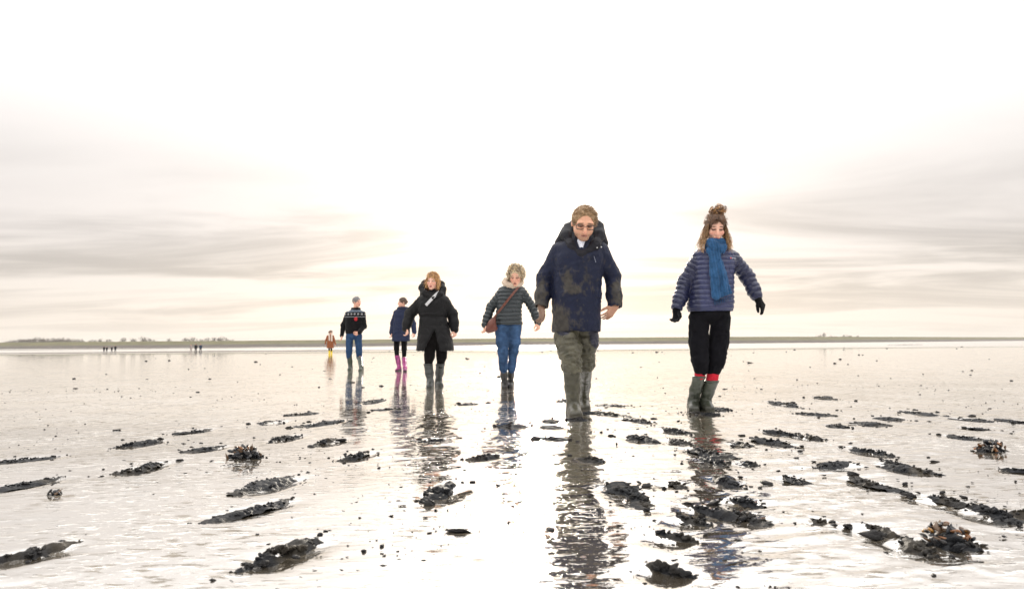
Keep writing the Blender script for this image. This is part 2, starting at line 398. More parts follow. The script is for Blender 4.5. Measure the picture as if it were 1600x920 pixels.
gm = bpy.data.materials.new('wet_tidal_mud'); gm.use_nodes = True; nt = gm.node_tree; nt.nodes.clear()
def GN(t, **kw):
    n = nt.nodes.new(t)
    for k, v in kw.items(): setattr(n, k, v)
    return n
tcg = GN('ShaderNodeTexCoord')
def gnoise(scale, detail=4, rough=0.55, stretch=(1, 1, 1), rz=0.0):
    mpn = GN('ShaderNodeMapping'); nt.links.new(tcg.outputs['Object'], mpn.inputs[0]); mpn.inputs['Scale'].default_value = stretch; mpn.inputs['Rotation'].default_value = (0, 0, rz)
    n = GN('ShaderNodeTexNoise'); nt.links.new(mpn.outputs[0], n.inputs['Vector'])
    n.inputs['Scale'].default_value = scale; n.inputs['Detail'].default_value = detail; n.inputs['Roughness'].default_value = rough
    return n.outputs['Fac']
n1 = gnoise(5.0, 6); cr = GN('ShaderNodeValToRGB'); nt.links.new(n1, cr.inputs[0])
cr.color_ramp.elements[0].position = 0.3; cr.color_ramp.elements[0].color = (0.125, 0.104, 0.075, 1)
cr.color_ramp.elements[1].position = 0.7; cr.color_ramp.elements[1].color = (0.19, 0.16, 0.12, 1)
def gm_(op, a_, b_):
    n = GN('ShaderNodeMath', operation=op)
    for i_, v_ in enumerate((a_, b_)):
        if isinstance(v_, (int, float)): n.inputs[i_].default_value = v_
        else: nt.links.new(v_, n.inputs[i_])
    return n.outputs[0]
def gr_(v_, a_, b_):
    n = GN('ShaderNodeMapRange', interpolation_type='SMOOTHSTEP'); nt.links.new(v_, n.inputs[0]); n.inputs[1].default_value = a_; n.inputs[2].default_value = b_; return n.outputs[0]
# scattered little dashes and grains of mud standing in the water film, denser on the bare patches
patch = gr_(gnoise(1.1, 3), 0.42, 0.62)
dash = gm_('MULTIPLY', gr_(gnoise(26.0, 3, 0.55, (0.45, 1.3, 1), -0.35), 0.56, 0.68), 1.0)
grain = gr_(gnoise(75.0, 3, 0.6), 0.60, 0.72)
hgt = gm_('ADD', gm_('MULTIPLY', dash, gm_('ADD', gm_('MULTIPLY', patch, 0.8), 0.25)), gm_('MULTIPLY', gm_('MULTIPLY', grain, 0.35), gm_('ADD', patch, 0.15)))
hgt = gm_('ADD', hgt, gm_('MULTIPLY', gnoise(12.0, 4, 0.5, (0.6, 1.2, 1), -0.35), 0.5))
sy_ = GN('ShaderNodeSeparateXYZ'); nt.links.new(tcg.outputs['Object'], sy_.inputs[0])
calm = gm_('SUBTRACT', 1.0, gm_('MULTIPLY', gr_(sy_.outputs[1], 9.0, 45.0), 0.62))    # the outer flat lies under still water
hgt = gm_('MULTIPLY', hgt, calm)
bmp = GN('ShaderNodeBump'); bmp.inputs['Distance'].default_value = 0.005; bmp.inputs['Strength'].default_value = 0.4
nt.links.new(hgt, bmp.inputs['Height'])
dif = GN('ShaderNodeBsdfDiffuse'); nt.links.new(cr.outputs[0], dif.inputs[0]); nt.links.new(bmp.outputs[0], dif.inputs['Normal'])
glo = GN('ShaderNodeBsdfGlossy'); nt.links.new(gm_('ADD', gm_('MULTIPLY', gr_(sy_.outputs[1], 45.0, 170.0), 0.13), 0.03), glo.inputs['Roughness']);      # wind-ruffled water farther out
nt.links.new(bmp.outputs[0], glo.inputs['Normal'])
glo.inputs[0].default_value = (1, 0.99, 0.975, 1)
fr = GN('ShaderNodeFresnel'); fr.inputs['IOR'].default_value = 2.6; nt.links.new(bmp.outputs[0], fr.inputs['Normal'])
mxg = GN('ShaderNodeMixShader'); mark = gm_('MULTIPLY', gr_(gnoise(30.0, 4, 0.6, (0.35, 1.25, 1), -0.35), 0.55, 0.62), gm_('ADD', gm_('MULTIPLY', gr_(gnoise(1.7, 3), 0.42, 0.60), 0.85), 0.15))
mark = gm_('MULTIPLY', mark, gm_('MULTIPLY', calm, calm))     # bare mud standing out of the water film: no mirror there
nt.links.new(gm_('MULTIPLY', gm_('ADD', gm_('MULTIPLY', fr.outputs[0], 0.30), 0.70), gm_('SUBTRACT', 1.0, gm_('MULTIPLY', mark, 0.75))), mxg.inputs[0]); nt.links.new(dif.outputs[0], mxg.inputs[1]); nt.links.new(glo.outputs[0], mxg.inputs[2])
og = GN('ShaderNodeOutputMaterial'); nt.links.new(mxg.outputs[0], og.inputs[0])
mudflat = add_obj('mudflat', gme, gm); tag(mudflat, 'wide wet tidal mudflat mirroring the pale sky', 'mudflat', kind='structure')

# low bank of bare mud far out, in front of the dike
def strip(name, pts, width, height, mat, label):
    pts = np.array(pts, float); n = 60; s = np.linspace(0, 1, n); q = np.stack([np.interp(s, np.linspace(0, 1, len(pts)), pts[:, i]) for i in range(2)], 1)
    V = []; m = 9
    for i in range(n):
        e = math.sin(math.pi * i / (n - 1)) ** 0.4
        wob = 1 + 0.5 * float(noise3(np.array([[i * 0.23, 3.1, 0.5]]))[0])
        for j in range(m):
            t = j / (m - 1) * 2 - 1
            V.append((q[i, 0], q[i, 1] + t * width * e * wob, float(dip(q[i, 1])) - 0.03 + height * e * wob * (1 - t * t)))
    i = (np.arange(n - 1)[:, None] * m + np.arange(m - 1)[None]).ravel()
    o = add_obj(name, make_mesh(name, V, np.stack([i, i + m, i + m + 1, i + 1], 1)), mat); tag(o, label, 'mud bank', kind='structure'); return o
bankm = mat_attr('bare_mud', 0.7, 0.3, base=(0.13, 0.11, 0.09), var=0.3, vscale=0.5)
strip('mud_bank', [(-150, 141), (-90, 143), (-40, 146), (14, 150)], 6, 0.22, bankm, 'low bank of bare brown mud crossing the wet flat before the dike')
strip('mud_bank', [(-330, 330), (-190, 345), (-60, 380)], 16, 0.30, bankm, 'farther mud bank lying close under the dike')
strip('mud_bank', [(112, 205), (118, 206), (125, 208)], 1.5, 0.16, bankm, 'tiny mud bar lying alone on the bright flat')

# ------------------------------------------------------------------ the dike
dp = np.array([(-1400, 700), (-900, 640), (-450, 600), (-225, 600), (26, 570), (225, 600), (405, 720), (825, 1100), (1700, 1650), (2200, 1900)], float)
sN = 140; tt = np.linspace(0, len(dp) - 1, sN); path = np.stack([np.interp(tt, np.arange(len(dp)), dp[:, i]) for i in range(2)], 1)
for _ in range(6): path[1:-1] = 0.25 * path[:-2] + 0.5 * path[1:-1] + 0.25 * path[2:]
tan = np.gradient(path, axis=0); tan /= np.linalg.norm(tan, axis=1, keepdims=True); nor = np.stack([-tan[:, 1], tan[:, 0]], 1)
def sweep(prof):
    V = []
    for i in range(sN):
        for j, (o, z) in enumerate(prof):
            w = 0.18 * float(noise3(np.array([[i * 0.7, j * 2.3, 1.5]]))[0]) if z > 0 else 0
            V.append((path[i, 0] + nor[i, 0] * o, path[i, 1] + nor[i, 1] * o, z + w))
    m = len(prof); i = (np.arange(sN - 1)[:, None] * m + np.arange(m - 1)[None]).ravel()
    return np.array(V), np.stack([i, i + m, i + m + 1, i + 1], 1)
def ground_mat(name, c1, c2, scale):
    m = mat_attr(name, 0.9, 0.15, base=c1, var=0.25, vscale=scale); return m
grass_m = ground_mat('dike_grass', (0.105, 0.098, 0.040), None, 0.12); stone_m = ground_mat('dike_stone', (0.088, 0.073, 0.066), None, 0.3); foot_m = ground_mat('dike_foot', (0.07, 0.058, 0.05), None, 0.2)
V, Q = sweep([(12, 2.5), (16, 2.7), (24, 4.6), (29, 5.75), (31, 5.9), (34, 5.9), (40, 4.4), (52, 0.5), (55, -0.8)])
dike = add_obj('dike', make_mesh('dike', V, Q), grass_m); tag(dike, 'long low sea dike with green grass on its crest along the horizon', 'dike', kind='structure')
V, Q = sweep([(1.5, 0.15), (6, 1.1), (9, 1.9), (12.0, 2.62)])
add_obj('stone_slope', make_mesh('stone_slope', V, Q), stone_m, dike)
V, Q = sweep([(-2, -0.3), (0, 0.0), (1.6, 0.25)])
add_obj('foot', make_mesh('dike_foot', V, Q), foot_m, dike)

# ------------------------------------------------------------------ bare trees behind the dike
def tree_mesh(H, W, seed, twigs):
    r = np.random.default_rng(seed); tr = Acc(); cr_ = Acc()
    tr.add(*tube([(0, 0, 0), (0.05 * H * r.normal() * .3, 0, 0.3 * H), (0.03 * H * r.normal(), 0, 0.62 * H)], [0.028 * H, 0.02 * H, 0.008 * H], 6))
    for k in range(7):
        z = H * r.uniform(0.22, 0.5); a = r.uniform(0, 6.28); l = W * r.uniform(0.35, 0.6)
        p = np.array([[0, 0, z], [math.cos(a) * l * .5, math.sin(a) * l * .5, z + H * .16], [math.cos(a) * l * .8, math.sin(a) * l * .8, z + H * .36]])
        tr.add(*tube(p, [0.012 * H, 0.008 * H, 0.003 * H], 4))
    cl = [(r.normal() * W * .28, r.normal() * W * .28, H * r.uniform(.5, .85), r.uniform(.12, .24) * H) for _ in range(9)]
    V = []; F = []
    for k in range(twigs):
        c = cl[r.integers(9)]; d = r.normal(size=3); d /= np.linalg.norm(d); p = np.array(c[:3]) + d * c[3] * r.uniform(.2, 1) ** .6
        if p[2] > H: p[2] = H * r.uniform(.8, 1)
        g = r.normal(size=3) * 0.5 + np.array([0, 0, .7]); g = g / np.linalg.norm(g) * 0.12 * H; sd_ = np.cross(g, r.normal(size=3)); sd_ = sd_ / np.linalg.norm(sd_) * 0.011 * H
        V += [p - g - sd_, p - g + sd_, p + g]; F.append((3 * k, 3 * k + 1, 3 * k + 2))
    return tr, np.array(V), np.array(F)
def put_tree(px, top, Y, w, seed, label, group):
    X = at(px, 530, Y)[0]; H = at(px, top, Y)[2] + 0.3; W = w / FPX * Y
    tr, V, F = tree_mesh(H, W, seed, 170)
    root = bpy.data.objects.new('bare_tree', None); col_.objects.link(root); root.location = (X, Y, -0.3); tag(root, label, 'tree', group)
    add_obj('trunk', tr.mesh('trunk'), MAT['bark'], root); add_obj('crown', make_mesh('crown', V, F, smooth=False), MAT['bark'], root)
TORD = 'first second third fourth fifth sixth seventh eighth ninth tenth eleventh twelfth thirteenth fourteenth fifteenth sixteenth seventeenth eighteenth'.split()
for i, (px, top, w) in enumerate([(142, 529, 9), (151, 529, 9), (160, 528.5, 9), (170, 529.5, 9), (192, 526.5, 8), (209, 526.5, 9), (223, 524.5, 10), (230, 525, 10), (239, 529, 8), (263, 527.5, 8), (289, 527.5, 9), (300, 526, 8), (313, 528, 7), (324, 526.5, 8), (334, 525.5, 8), (343, 525.5, 8), (352, 525.5, 9), (360, 529, 7)]):
    put_tree(px, top, 690 + (i % 3) * 14, w, 100 + i, 'bare winter tree behind the dike, ' + TORD[i] + ' from the dense wood', 'scattered trees behind the dike')
for i, (px, top, w) in enumerate([(1283, 519.5, 10), (1298, 522.5, 5), (1306, 523, 5), (1319, 522.5, 7), (1328, 522.5, 8), (1340, 523.5, 5)]):
    put_tree(px, top, 760 + 30 * i / 6, w, 200 + i, ['large rounded tree at the end of the small clump behind the dike', 'small tree ' + TORD[max(i - 1, 0)] + ' from the large rounded tree behind the dike'][i > 0], 'small clump of trees behind the dike')
acc = Acc(); r = np.random.default_rng(5)
for k in range(34):
    px = 4 + 126 * k / 33 + r.normal() * 1.5; Y = 690 + r.uniform(0, 45); top = np.interp(px, [0, 15, 30, 60, 100, 120, 130], [533, 531.5, 529, 527, 527, 528.5, 530.5]) + r.normal() * 0.6
    H = at(px, top, Y)[2]; tr, V, F = tree_mesh(H, 11 / FPX * Y, 300 + k, 150); p = np.array([at(px, 530, Y)[0], Y, -0.3])
    for v, f in zip(tr.V, tr.F): acc.add(v + p, f - f.min())
    acc.add(V + p, F)
wood = add_obj('distant_wood', acc.mesh('distant_wood', False), MAT['bark']); tag(wood, 'dense bare wood massed behind the dike', 'wood', kind='stuff')

# ------------------------------------------------------------------ churned mud ridges, crumbs, mussels
def lump_mesh(n=8, m=6):
    V = [(0, 0, 1)]; F4 = []; F3 = []
    for j in range(1, m):
        for i in range(n):
            th = 2 * math.pi * (i + 0.5 * (j % 2)) / n; ph = math.pi * j / m; V.append((math.sin(ph) * math.cos(th), math.sin(ph) * math.sin(th), math.cos(ph)))
    V.append((0, 0, -1)); e = len(V) - 1
    for i in range(n): F3 += [(0, 1 + i, 1 + (i + 1) % n), (e, e - n + (i + 1) % n, e - n + i)]
    for j in range(m - 2):
        for i in range(n):
            a_, b_, c_, d_ = 1 + j * n + i, 1 + (j + 1) * n + i, 1 + (j + 1) * n + (i + 1) % n, 1 + j * n + (i + 1) % n; F3 += [(a_, b_, c_), (a_, c_, d_)]
    return np.array(V, float), np.array(F3)
LV, LF = lump_mesh(6, 4); LV2, LF2 = lump_mesh(9, 7)
def rough_lump(r, s, V0=None):
    V0 = LV2 if V0 is None else V0
    d = 1 + 0.55 * fbm(V0 * 1.3 + r.uniform(0, 99, 3), 2, 3)[:, None] + 0.12 * r.normal(size=(len(V0), 1))
    v = V0 * d * np.array([r.uniform(.8, 1.7), r.uniform(.7, 1.2), r.uniform(.45, .9)]) * s
    t = r.normal(size=2) * 0.4; a_ = r.uniform(0, 6.28)
    v = v @ rot(a_, t[0], t[1]).T; return v
def clod_mesh(L, W, H, seed, dens=1.0):
    r = np.random.default_rng(900 + seed); A = Acc()
    st = max(0.007, min(0.016, L / 55)); nu = max(12, int(L * 1.1 / st)); nv = max(9, int(W * 1.2 / st))
    u = np.linspace(-0.55, 0.55, nu); v = np.linspace(-0.6, 0.6, nv); U, Vv = np.meshgrid(u, v, indexing='ij')
    P = np.stack([U * L, Vv * W, np.full_like(U, seed * 7.7)], -1)
    bend = 0.30 * noise3(np.stack([u * L * 4, u * 0 + seed, u * 0], -1), 3)
    wid = 0.55 + 0.40 * noise3(np.stack([u * L * 8, u * 0 + seed * 3.3, u * 0], -1), 8)
    env = np.clip(1 - np.abs(2 * U / 1.02) ** 2.5, -0.6, 1) - ((Vv - bend[:, None]) / (0.5 * wid[:, None])) ** 2
    Z = 0.75 * H * (0.55 * np.clip(env, -2, 1) + 0.45 * fbm(P * 26, 3, 80) + 0.40 * fbm(P * 10, 2, 66) - 0.12)
    V3 = np.stack([P[..., 0], P[..., 1], np.maximum(Z, -0.03)], -1).reshape(-1, 3)
    i = (np.arange(nu - 1)[:, None] * nv + np.arange(nv - 1)[None]).ravel(); Q = np.concatenate([np.stack([i, i + nv, i + nv + 1], 1), np.stack([i, i + nv + 1, i + 1], 1)])
    Q = Q[V3[Q][:, :, 2].max(1) > -0.012]
    if len(Q):
        used = np.unique(Q); mp_ = np.full(len(V3), -1); mp_[used] = np.arange(len(used)); A.add(V3[used], mp_[Q])
    for k in range(int(dens * (10 + 90 * L))):
        t = np.clip(r.normal() * 0.25, -.55, .55); w = np.interp(t, u, wid) * W * .5 * (1 - .6 * abs(2 * t)); c = np.interp(t, u, bend) * W
        s_ = H * r.uniform(.14, .42) * (1 - .5 * abs(2 * t)) + 0.002; y = c + w * r.normal() * .6
        z = H * .45 * max(0, 1 - ((y - c) / (w + .01)) ** 2) * (1 - abs(2 * t)) * r.random(); A.add(rough_lump(r, s_) + np.array([t * L, y, z + s_ * .2]), LF2)
    V3 = np.concatenate(A.V); Q = np.concatenate(A.F)
    V3 = V3 + 0.0035 * np.stack([noise3(V3 * 70 + 9, 5), noise3(V3 * 70 + 31, 6), noise3(V3 * 70 + 51, 7)], -1)
    tone = sstep(0.25, 1.0, fbm(V3 * 9 + seed, 3, 90) * 0.5 + 0.35)[:, None]
    return V3, Q, (1 - tone) * np.array([0.010, 0.0108, 0.013]) + tone * np.array([0.036, 0.030, 0.022])
RID = []
ANCH = [(*G(px, py)[:2], nm) for px, py, nm in [(905, 645, 'the man in the muddy parka'), (1105, 640, 'the woman with the blue scarf'), (795, 604, 'the woman in blue jeans'), (680, 603, 'the woman in the long black coat'),
        (554, 577, 'the man in the patterned sweater'), (1481, 851, 'the large orange mussel clump'), (1548, 704, 'the small dark mussel clump'), (381, 716, 'the weedy mussel clump'), (86, 774, 'the few loose mussel shells')]]
ORD = ['nearest', 'second nearest', 'third nearest', 'fourth nearest', 'fifth nearest', 'sixth nearest', 'seventh nearest', 'eighth nearest', 'ninth nearest', 'tenth nearest', 'eleventh nearest', 'twelfth nearest', 'thirteenth nearest', 'fourteenth nearest', 'fifteenth nearest']
for i, (a, b, t) in enumerate(TR):
    c = (a + b) / 2; L = max(0.06, np.linalg.norm(b - a)); H = min(0.05, 0.50 * t * c[1] / FPX); W = min(0.17, max(0.06, L * 0.30))
    if c[1] > 5.0: W = min(0.34, max(W, 0.12 + 0.03 * c[1] * 0.5)); H = max(H, 0.016)
    V, Q, col = clod_mesh(L, W, H, i)
    ang = math.atan2(b[1] - a[1], b[0] - a[0])
    o = add_obj('mud_ridge', make_mesh('mud_ridge', V, Q, col), MAT['clod'], None, (c[0], c[1], 0.0), (0, 0, ang))
    big = t >= 18
    kd = 0 if big else (1 if t < 7 else 2)
    an = min(ANCH, key=lambda q: (q[0] - c[0]) ** 2 + (q[1] - c[1]) ** 2); RID.append((kd, an[2], (an[0] - c[0]) ** 2 + (an[1] - c[1]) ** 2, o))
KIND = [('thick black mud ridge', 'thick mud ridges'), ('thin dark mud streak', 'thin mud streaks'), ('short ragged mud ridge', 'short mud ridges')]
for key in sorted({(q[0], q[1]) for q in RID}):
    for k, q in enumerate(sorted([q for q in RID if q[:2] == key], key=lambda q: q[2])):
        tag(q[3], f'{KIND[key[0]][0]}, {ORD[min(k, 14)]} of its kind to {key[1]}', 'mud', KIND[key[0]][1])
acc = Acc(); r = np.random.default_rng(21); cnt = 0
def crumb(p, s):
    if s > 0.005:
        acc.add(rough_lump(r, s) * np.array([1.2, 1, .7]) + p + np.array([0, 0, s * .1]), LF2, np.array([0.016, 0.015, 0.015]) * r.uniform(.6, 1.8)); return
    k = 1 + 0.45 * r.normal(size=(len(LV), 1)) * np.array([[1, 1, 0.6]]); st = np.array([r.uniform(.8, 2.2), r.uniform(.7, 1.3), r.uniform(.3, .6)]); a = r.normal() * 0.5
    v = LV * k * st * s; v = np.stack([v[:, 0] * math.cos(a) - v[:, 1] * math.sin(a), v[:, 0] * math.sin(a) + v[:, 1] * math.cos(a), v[:, 2]], 1)
    acc.add(v + p + np.array([0, 0, s * 0.15]), LF, np.array([0.016, 0.015, 0.015]) * r.uniform(.6, 1.8))
for k in range(5200):       # even over the bare mud, thinning in the pools
    y = 1.5 + 9 * r.random() ** 2.2; x = (r.random() - 0.5) * 1.75 * y
    if noise3(np.array([[x * 0.8, y * 0.8, 4.0]]))[0] < r.uniform(-0.6, 0.5): continue
    crumb(np.array([x, y, 0.0]), 0.0019 * r.lognormal(0.2, 0.5) * (0.85 + 0.10 * y))
for k in range(120):
    y = 10 + 70 * r.random() ** 2.2; x = (r.random() - 0.5) * 1.6 * y; crumb(np.array([x, y, float(dip(np.array(y)))]), 0.012 * r.lognormal(0.2, 0.5) * (0.6 + 0.035 * y))
for (a, b, t) in TR:        # crumbs flung about each ridge
    L = np.linalg.norm(b - a); c = (a + b) / 2
    for k in range(int(6 + 26 * min(L, 0.8) / (1 + (c[1] / 6) ** 2))):
        p = a + (b - a) * r.uniform(-0.15, 1.15) + r.normal(size=3) * np.array([0.07, 0.10, 0]) * (0.6 + 0.12 * c[1]); p[2] = 0
        crumb(p, min(0.02, 0.0032 * r.lognormal(0.2, 0.6) * (0.6 + 0.2 * c[1])))
cr_o = add_obj('mud_crumbs', acc.mesh('mud_crumbs'), MAT['clod']); tag(cr_o, 'scattered dark mud crumbs and worm casts over the flat', 'mud crumbs', kind='stuff')

def shell_mesh(name, c):
    n, m = 10, 6; V = []; F = []
    for j in range(m + 1):
        for i in range(n):
            t = j / m; th = 2 * math.pi * i / n; w = math.sin(math.pi * min(t ** 0.62, 1)) * (1 - 0.25 * t)
            V.append((t - 0.5, 0.25 * w * math.cos(th) + 0.08 * math.sin(3 * t), 0.15 * w * math.sin(th)))
    for j in range(m):
        for i in range(n): F.append((j * n + i, j * n + (i + 1) % n, (j + 1) * n + (i + 1) % n, (j + 1) * n + i))
    V = np.array(V); rr = 0.75 + 0.35 * (np.sin(V[:, :1] * 38) > 0.2); return make_mesh(name, V, np.array(F), np.array(c) * rr)
SH = [shell_mesh('mussel_shell', c) for c in [(0.36, 0.17, 0.03), (0.26, 0.11, 0.04), (0.016, 0.018, 0.024), (0.025, 0.022, 0.022), (0.30, 0.25, 0.19), (0.12, 0.065, 0.03)]]
def mussels(px, py, n, R, Hh, label, seed, sl=0.05, pick=(0, 0, 1, 2, 2, 3, 3, 4, 5)):
    r = np.random.default_rng(seed); p = G(px, py)
    root = bpy.data.objects.new('mussel_clump', None); col_.objects.link(root); root.location = (p[0], p[1], 0); tag(root, label, 'mussels')
    V, Q, col = clod_mesh(R * 2.2, R * 1.9, Hh * 0.8, 50 + seed, 1.0)
    add_obj('mud_base', make_mesh('mud_base', V, Q, col), MAT['clod'], root)
    for k in range(n):
        a = r.uniform(0, 6.28); q = R * 0.92 * r.random() ** 0.5; z = Hh * (1 - (q / R) ** 2) * r.uniform(0.6, 1.0) + 0.006
        me = SH[r.choice(list(pick))]; s = sl * r.uniform(.7, 1.2)
        o = add_obj('shell', me, MAT['mussel'], root, (q * math.cos(a), 0.8 * q * math.sin(a), z), (r.normal() * 0.9, r.normal() * 0.8, r.uniform(0, 6.28))); o.scale = (s, s, s)
mussels(1480, 848, 56, 0.075, 0.062, 'large clump of orange and black mussels half sunk beside a deep mud ridge', 1, 0.036, (0, 1, 1, 2, 2, 2, 3, 3, 4, 5, 5))
mussels(1548, 704, 34, 0.085, 0.060, 'small rounded clump of dark mussels alone on smooth mud', 2, .042, (1, 2, 2, 3, 3, 4, 5, 5))
mussels(381, 716, 38, 0.10, 0.075, 'rounded clump of dark mussels and weed at the end of a thin mud streak', 3, .046, (2, 2, 3, 3, 3, 5, 5, 1))
mussels(86, 774, 5, 0.03, 0.02, 'few loose dark and ochre mussel shells lying on flat mud', 4, 0.04, (2, 3, 5))
# ------------------------------------------------------------------ people
SKIN = lin(222, 172, 146)
class Person:
    def __init__(s, Y, px, h, label, root=None, group=None):
        s.Y = Y; s.h = h; s.label = label; s.group = group
        p = at(px, 540, Y); s.o = np.array([p[0], Y, -0.018]) if root is None else root; s.obj = None
        s.colour_extra = None
    def W(s, px, py, d=0.0): return at(px, py, s.Y + d) - s.o
    def Gd(s, px, py): return (G(px, py) - s.o) * np.array([1, 1, 0])
    def sec(s, py, xl, xr, dep, d=0.0):
        a, b = s.W(xl, py, d), s.W(xr, py, d); return ((a[2] + b[2]) / 2, (a[0] + b[0]) / 2, d, (b[0] - a[0]) / 2, dep)
    # --- head
    def set_head(s, px, py, d, size, yaw=0, pitch=0, roll=0): s.hc = s.W(px, py, d); s.hs = size; s.hR = rot(R_(yaw), R_(pitch), R_(roll)); s.hw = getattr(s, 'hw', 1.0)
    def hp(s, *p): return s.hc + s.hR @ (np.array(p, float) * s.hs * np.array([s.hw, 1, 1]))
    def head(s, B, smile=0.0):
        z = s.hs; R = s.hR; P = s.hp; k = 0.016 * z
        hw = np.array([s.hw, 1, 1]); B.ell(P(0, .012, .03), np.array([.074, .095, .092]) * z * hw, k, R)
        B.ell(P(0, -.022, -.045), np.array([.058 * getattr(s, 'jaw', 1), .068, .068]) * z * hw, 0.03 * z, R)
        B.ell(P(0, -.066, -.098), np.array([.026, .022, .02]) * z, 0.025 * z, R)
        B.cone(P(-.036, -.076, .024), P(.036, -.076, .024), .012 * z, .012 * z, k)
        for q in (-1, 1):
            B.ell(P(q * .038, -.062, -.028), np.array([.026, .022, .024]) * z, k, R)
            B.ell(P(q * .031, -.098, .003), np.array([.017, .014, .011]) * z, 0.010 * z, R, 'sub')
            B.ell(P(q * .031, -.078, .002), np.array([.013, .012, .012]) * z, 0.003, R)
            B.ell(P(q * .076, .012, -.008), np.array([.009, .018, .031]) * z, 0.008, R)
        mf = 1.3 if getattr(s, 'man', False) else 1.0
        B.cone(P(0, -.086, .012), P(0, -.112 - .006 * (mf > 1), -.034), .008 * z * mf, .0125 * z * mf, 0.012 * z)
        if mf > 1: B.cone(P(-.044, -.080, .026), P(.044, -.080, .026), .014 * z, .014 * z, k); B.ell(P(0, -.062, -.100), np.array([.042, .026, .022]) * z, .02, R)
        B.cone(P(-.012, -.098, -.036), P(.012, -.098, -.036), .009 * z, .009 * z, 0.008 * z)
        B.cone(P(-.018, -.088, -.066), P(.018, -.088, -.066), .0075 * z, .0075 * z, 0.006 * z)
        B.cone(P(-.014, -.086, -.077), P(.014, -.086, -.077), .008 * z, .008 * z, 0.006 * z)
    def face_col(s, V, brow, lip=(150, 80, 75), stubble=0.0, eyes_open=True, base=SKIN, smile=False):
        q = (V - s.hc) @ s.hR / s.hs; x, y, z = q[:, 0] / s.hw, q[:, 1], q[:, 2]; C = np.tile(np.asarray(base), (len(V), 1))
        inh = (np.abs(x) < .1) & (np.abs(z) < .14) & (y < -.03) & (y > -.16)
        def mix(m, c):
            m = (m * inh)[:, None]; C[:] = C * (1 - m) + m * np.asarray(c)
        ax_ = np.abs(x)
        if not stubble: mix(0.5 * np.exp(-((ax_ - .042) / .02) ** 2 - ((z + .03) / .022) ** 2), lin(200, 120, 105))
        mix(0.5 * np.exp(-(x / .015) ** 2 - ((z + .032) / .016) ** 2), lin(200, 125, 108))
        if stubble: mix(stubble * sstep(-.045, -.075, z), lin(140, 110, 92))
        e = ((ax_ - .031) / .017) ** 2 + ((z - .003) / .0085) ** 2
        mix(sstep(1.7, 0.9, e) * 0.75, lin(95, 62, 52))
        if eyes_open:
            mix(sstep(0.9, 0.5, e), lin(205, 195, 188)); mix(sstep(1.3, .7, ((ax_ - .031) / .007) ** 2 + ((z - .003) / .008) ** 2), lin(45, 35, 30))
        else: mix(sstep(1.2, .5, ((ax_ - .031) / .018) ** 2 + ((z + .003) / .0045) ** 2), lin(45, 32, 28))
        mix(sstep(1.4, .6, ((ax_ - .033) / .021) ** 2 + ((z - .026 + .1 * (ax_ - .033)) / .0055) ** 2) * 0.9, brow)
        zz = z + .0715 - (0.5 * ax_ if smile else 0) * 0.6
        mix(sstep(1.3, .7, (x / (.030 if smile else .022)) ** 2 + (zz / .010) ** 2), lin(*lip))
        if smile: mix(sstep(1.2, .6, (x / .024) ** 2 + (zz / .0055) ** 2), lin(235, 225, 215))
        else: mix(sstep(1.2, .5, (x / .023) ** 2 + (zz / .0025) ** 2), lin(80, 40, 38))
        return C
    # --- hand: d along the fingers, t towards the thumb
    def hand(s, B, w, d, t, curl=0.5, sc=1.0, fat=0.0, spread=0.11):
        d = np.array(d, float); d /= np.linalg.norm(d); t = np.array(t, float); t -= d * (t @ d); t /= np.linalg.norm(t); n = np.cross(d, t)
        if n[1] > 0: pass
        k = 0.008; w = np.array(w, float)
        B.cone(w - d * .03, w + d * .015, .027 * sc + fat, .027 * sc + fat, 0.015)
        L = [.070, .078, .073, .056]; off = [.030, .010, -.010, -.028]
        for i in range(4):
            kn = w + sc * (d * (.088 - .004 * abs(i - 1)) + t * off[i]); B.cone(w + d * .01 + t * off[i] * 0.5 * sc, kn, .016 * sc + fat, .0115 * sc + fat, 0.014)
            a = 0.25 + 0.1 * i; p = kn; side = t * spread * (1.5 - i)
            for j, f in enumerate((.45, .32, .23)):
                a += curl * (0.55 if j == 0 else 0.8)
                q = p + sc * L[i] * f * (d * math.cos(a) + n * math.sin(a) + side); B.cone(p, q, (.0092 - .001 * j) * sc + fat, (.0084 - .001 * j) * sc + fat, 0.002); p = q
        p0 = w + sc * (d * .018 + t * .018); p1 = w + sc * (d * .052 + t * .048 + n * .014); p2 = p1 + sc * (d * .030 + t * .014 + n * .010); p3 = p2 + sc * (d * .024 + t * .002 + n * .012)
        B.chain([p0, p1, p2, p3], [.016 * sc + fat, .0125 * sc + fat, .0105 * sc + fat, .008 * sc + fat], 0.008)
    # --- the continuous body under the clothes
    def body(s, J, col=None, hands=None, thin=1.0, smile=0.0, hand_sc=1.0, **fc):
        B = SDF(s.h); s.head(B, smile); H = s.hs
        nb = (J['shL'] + J['shR']) / 2 + np.array([0, 0.0, 0.035]); B.cone(s.hp(0, .022, -.07), nb, .054 * H, .060 * H, 0.02)
        pel = (J['hipL'] + J['hipR']) / 2 + np.array([0, 0, .05]); ch = nb + np.array([0, .01, -.17])
        B.ell(ch, (.135 * thin, .10 * thin, .17), 0.05); B.cone(ch, pel, .105 * thin, .11 * thin, 0.05); B.ell(pel, (.13 * thin, .10 * thin, .10), 0.05)
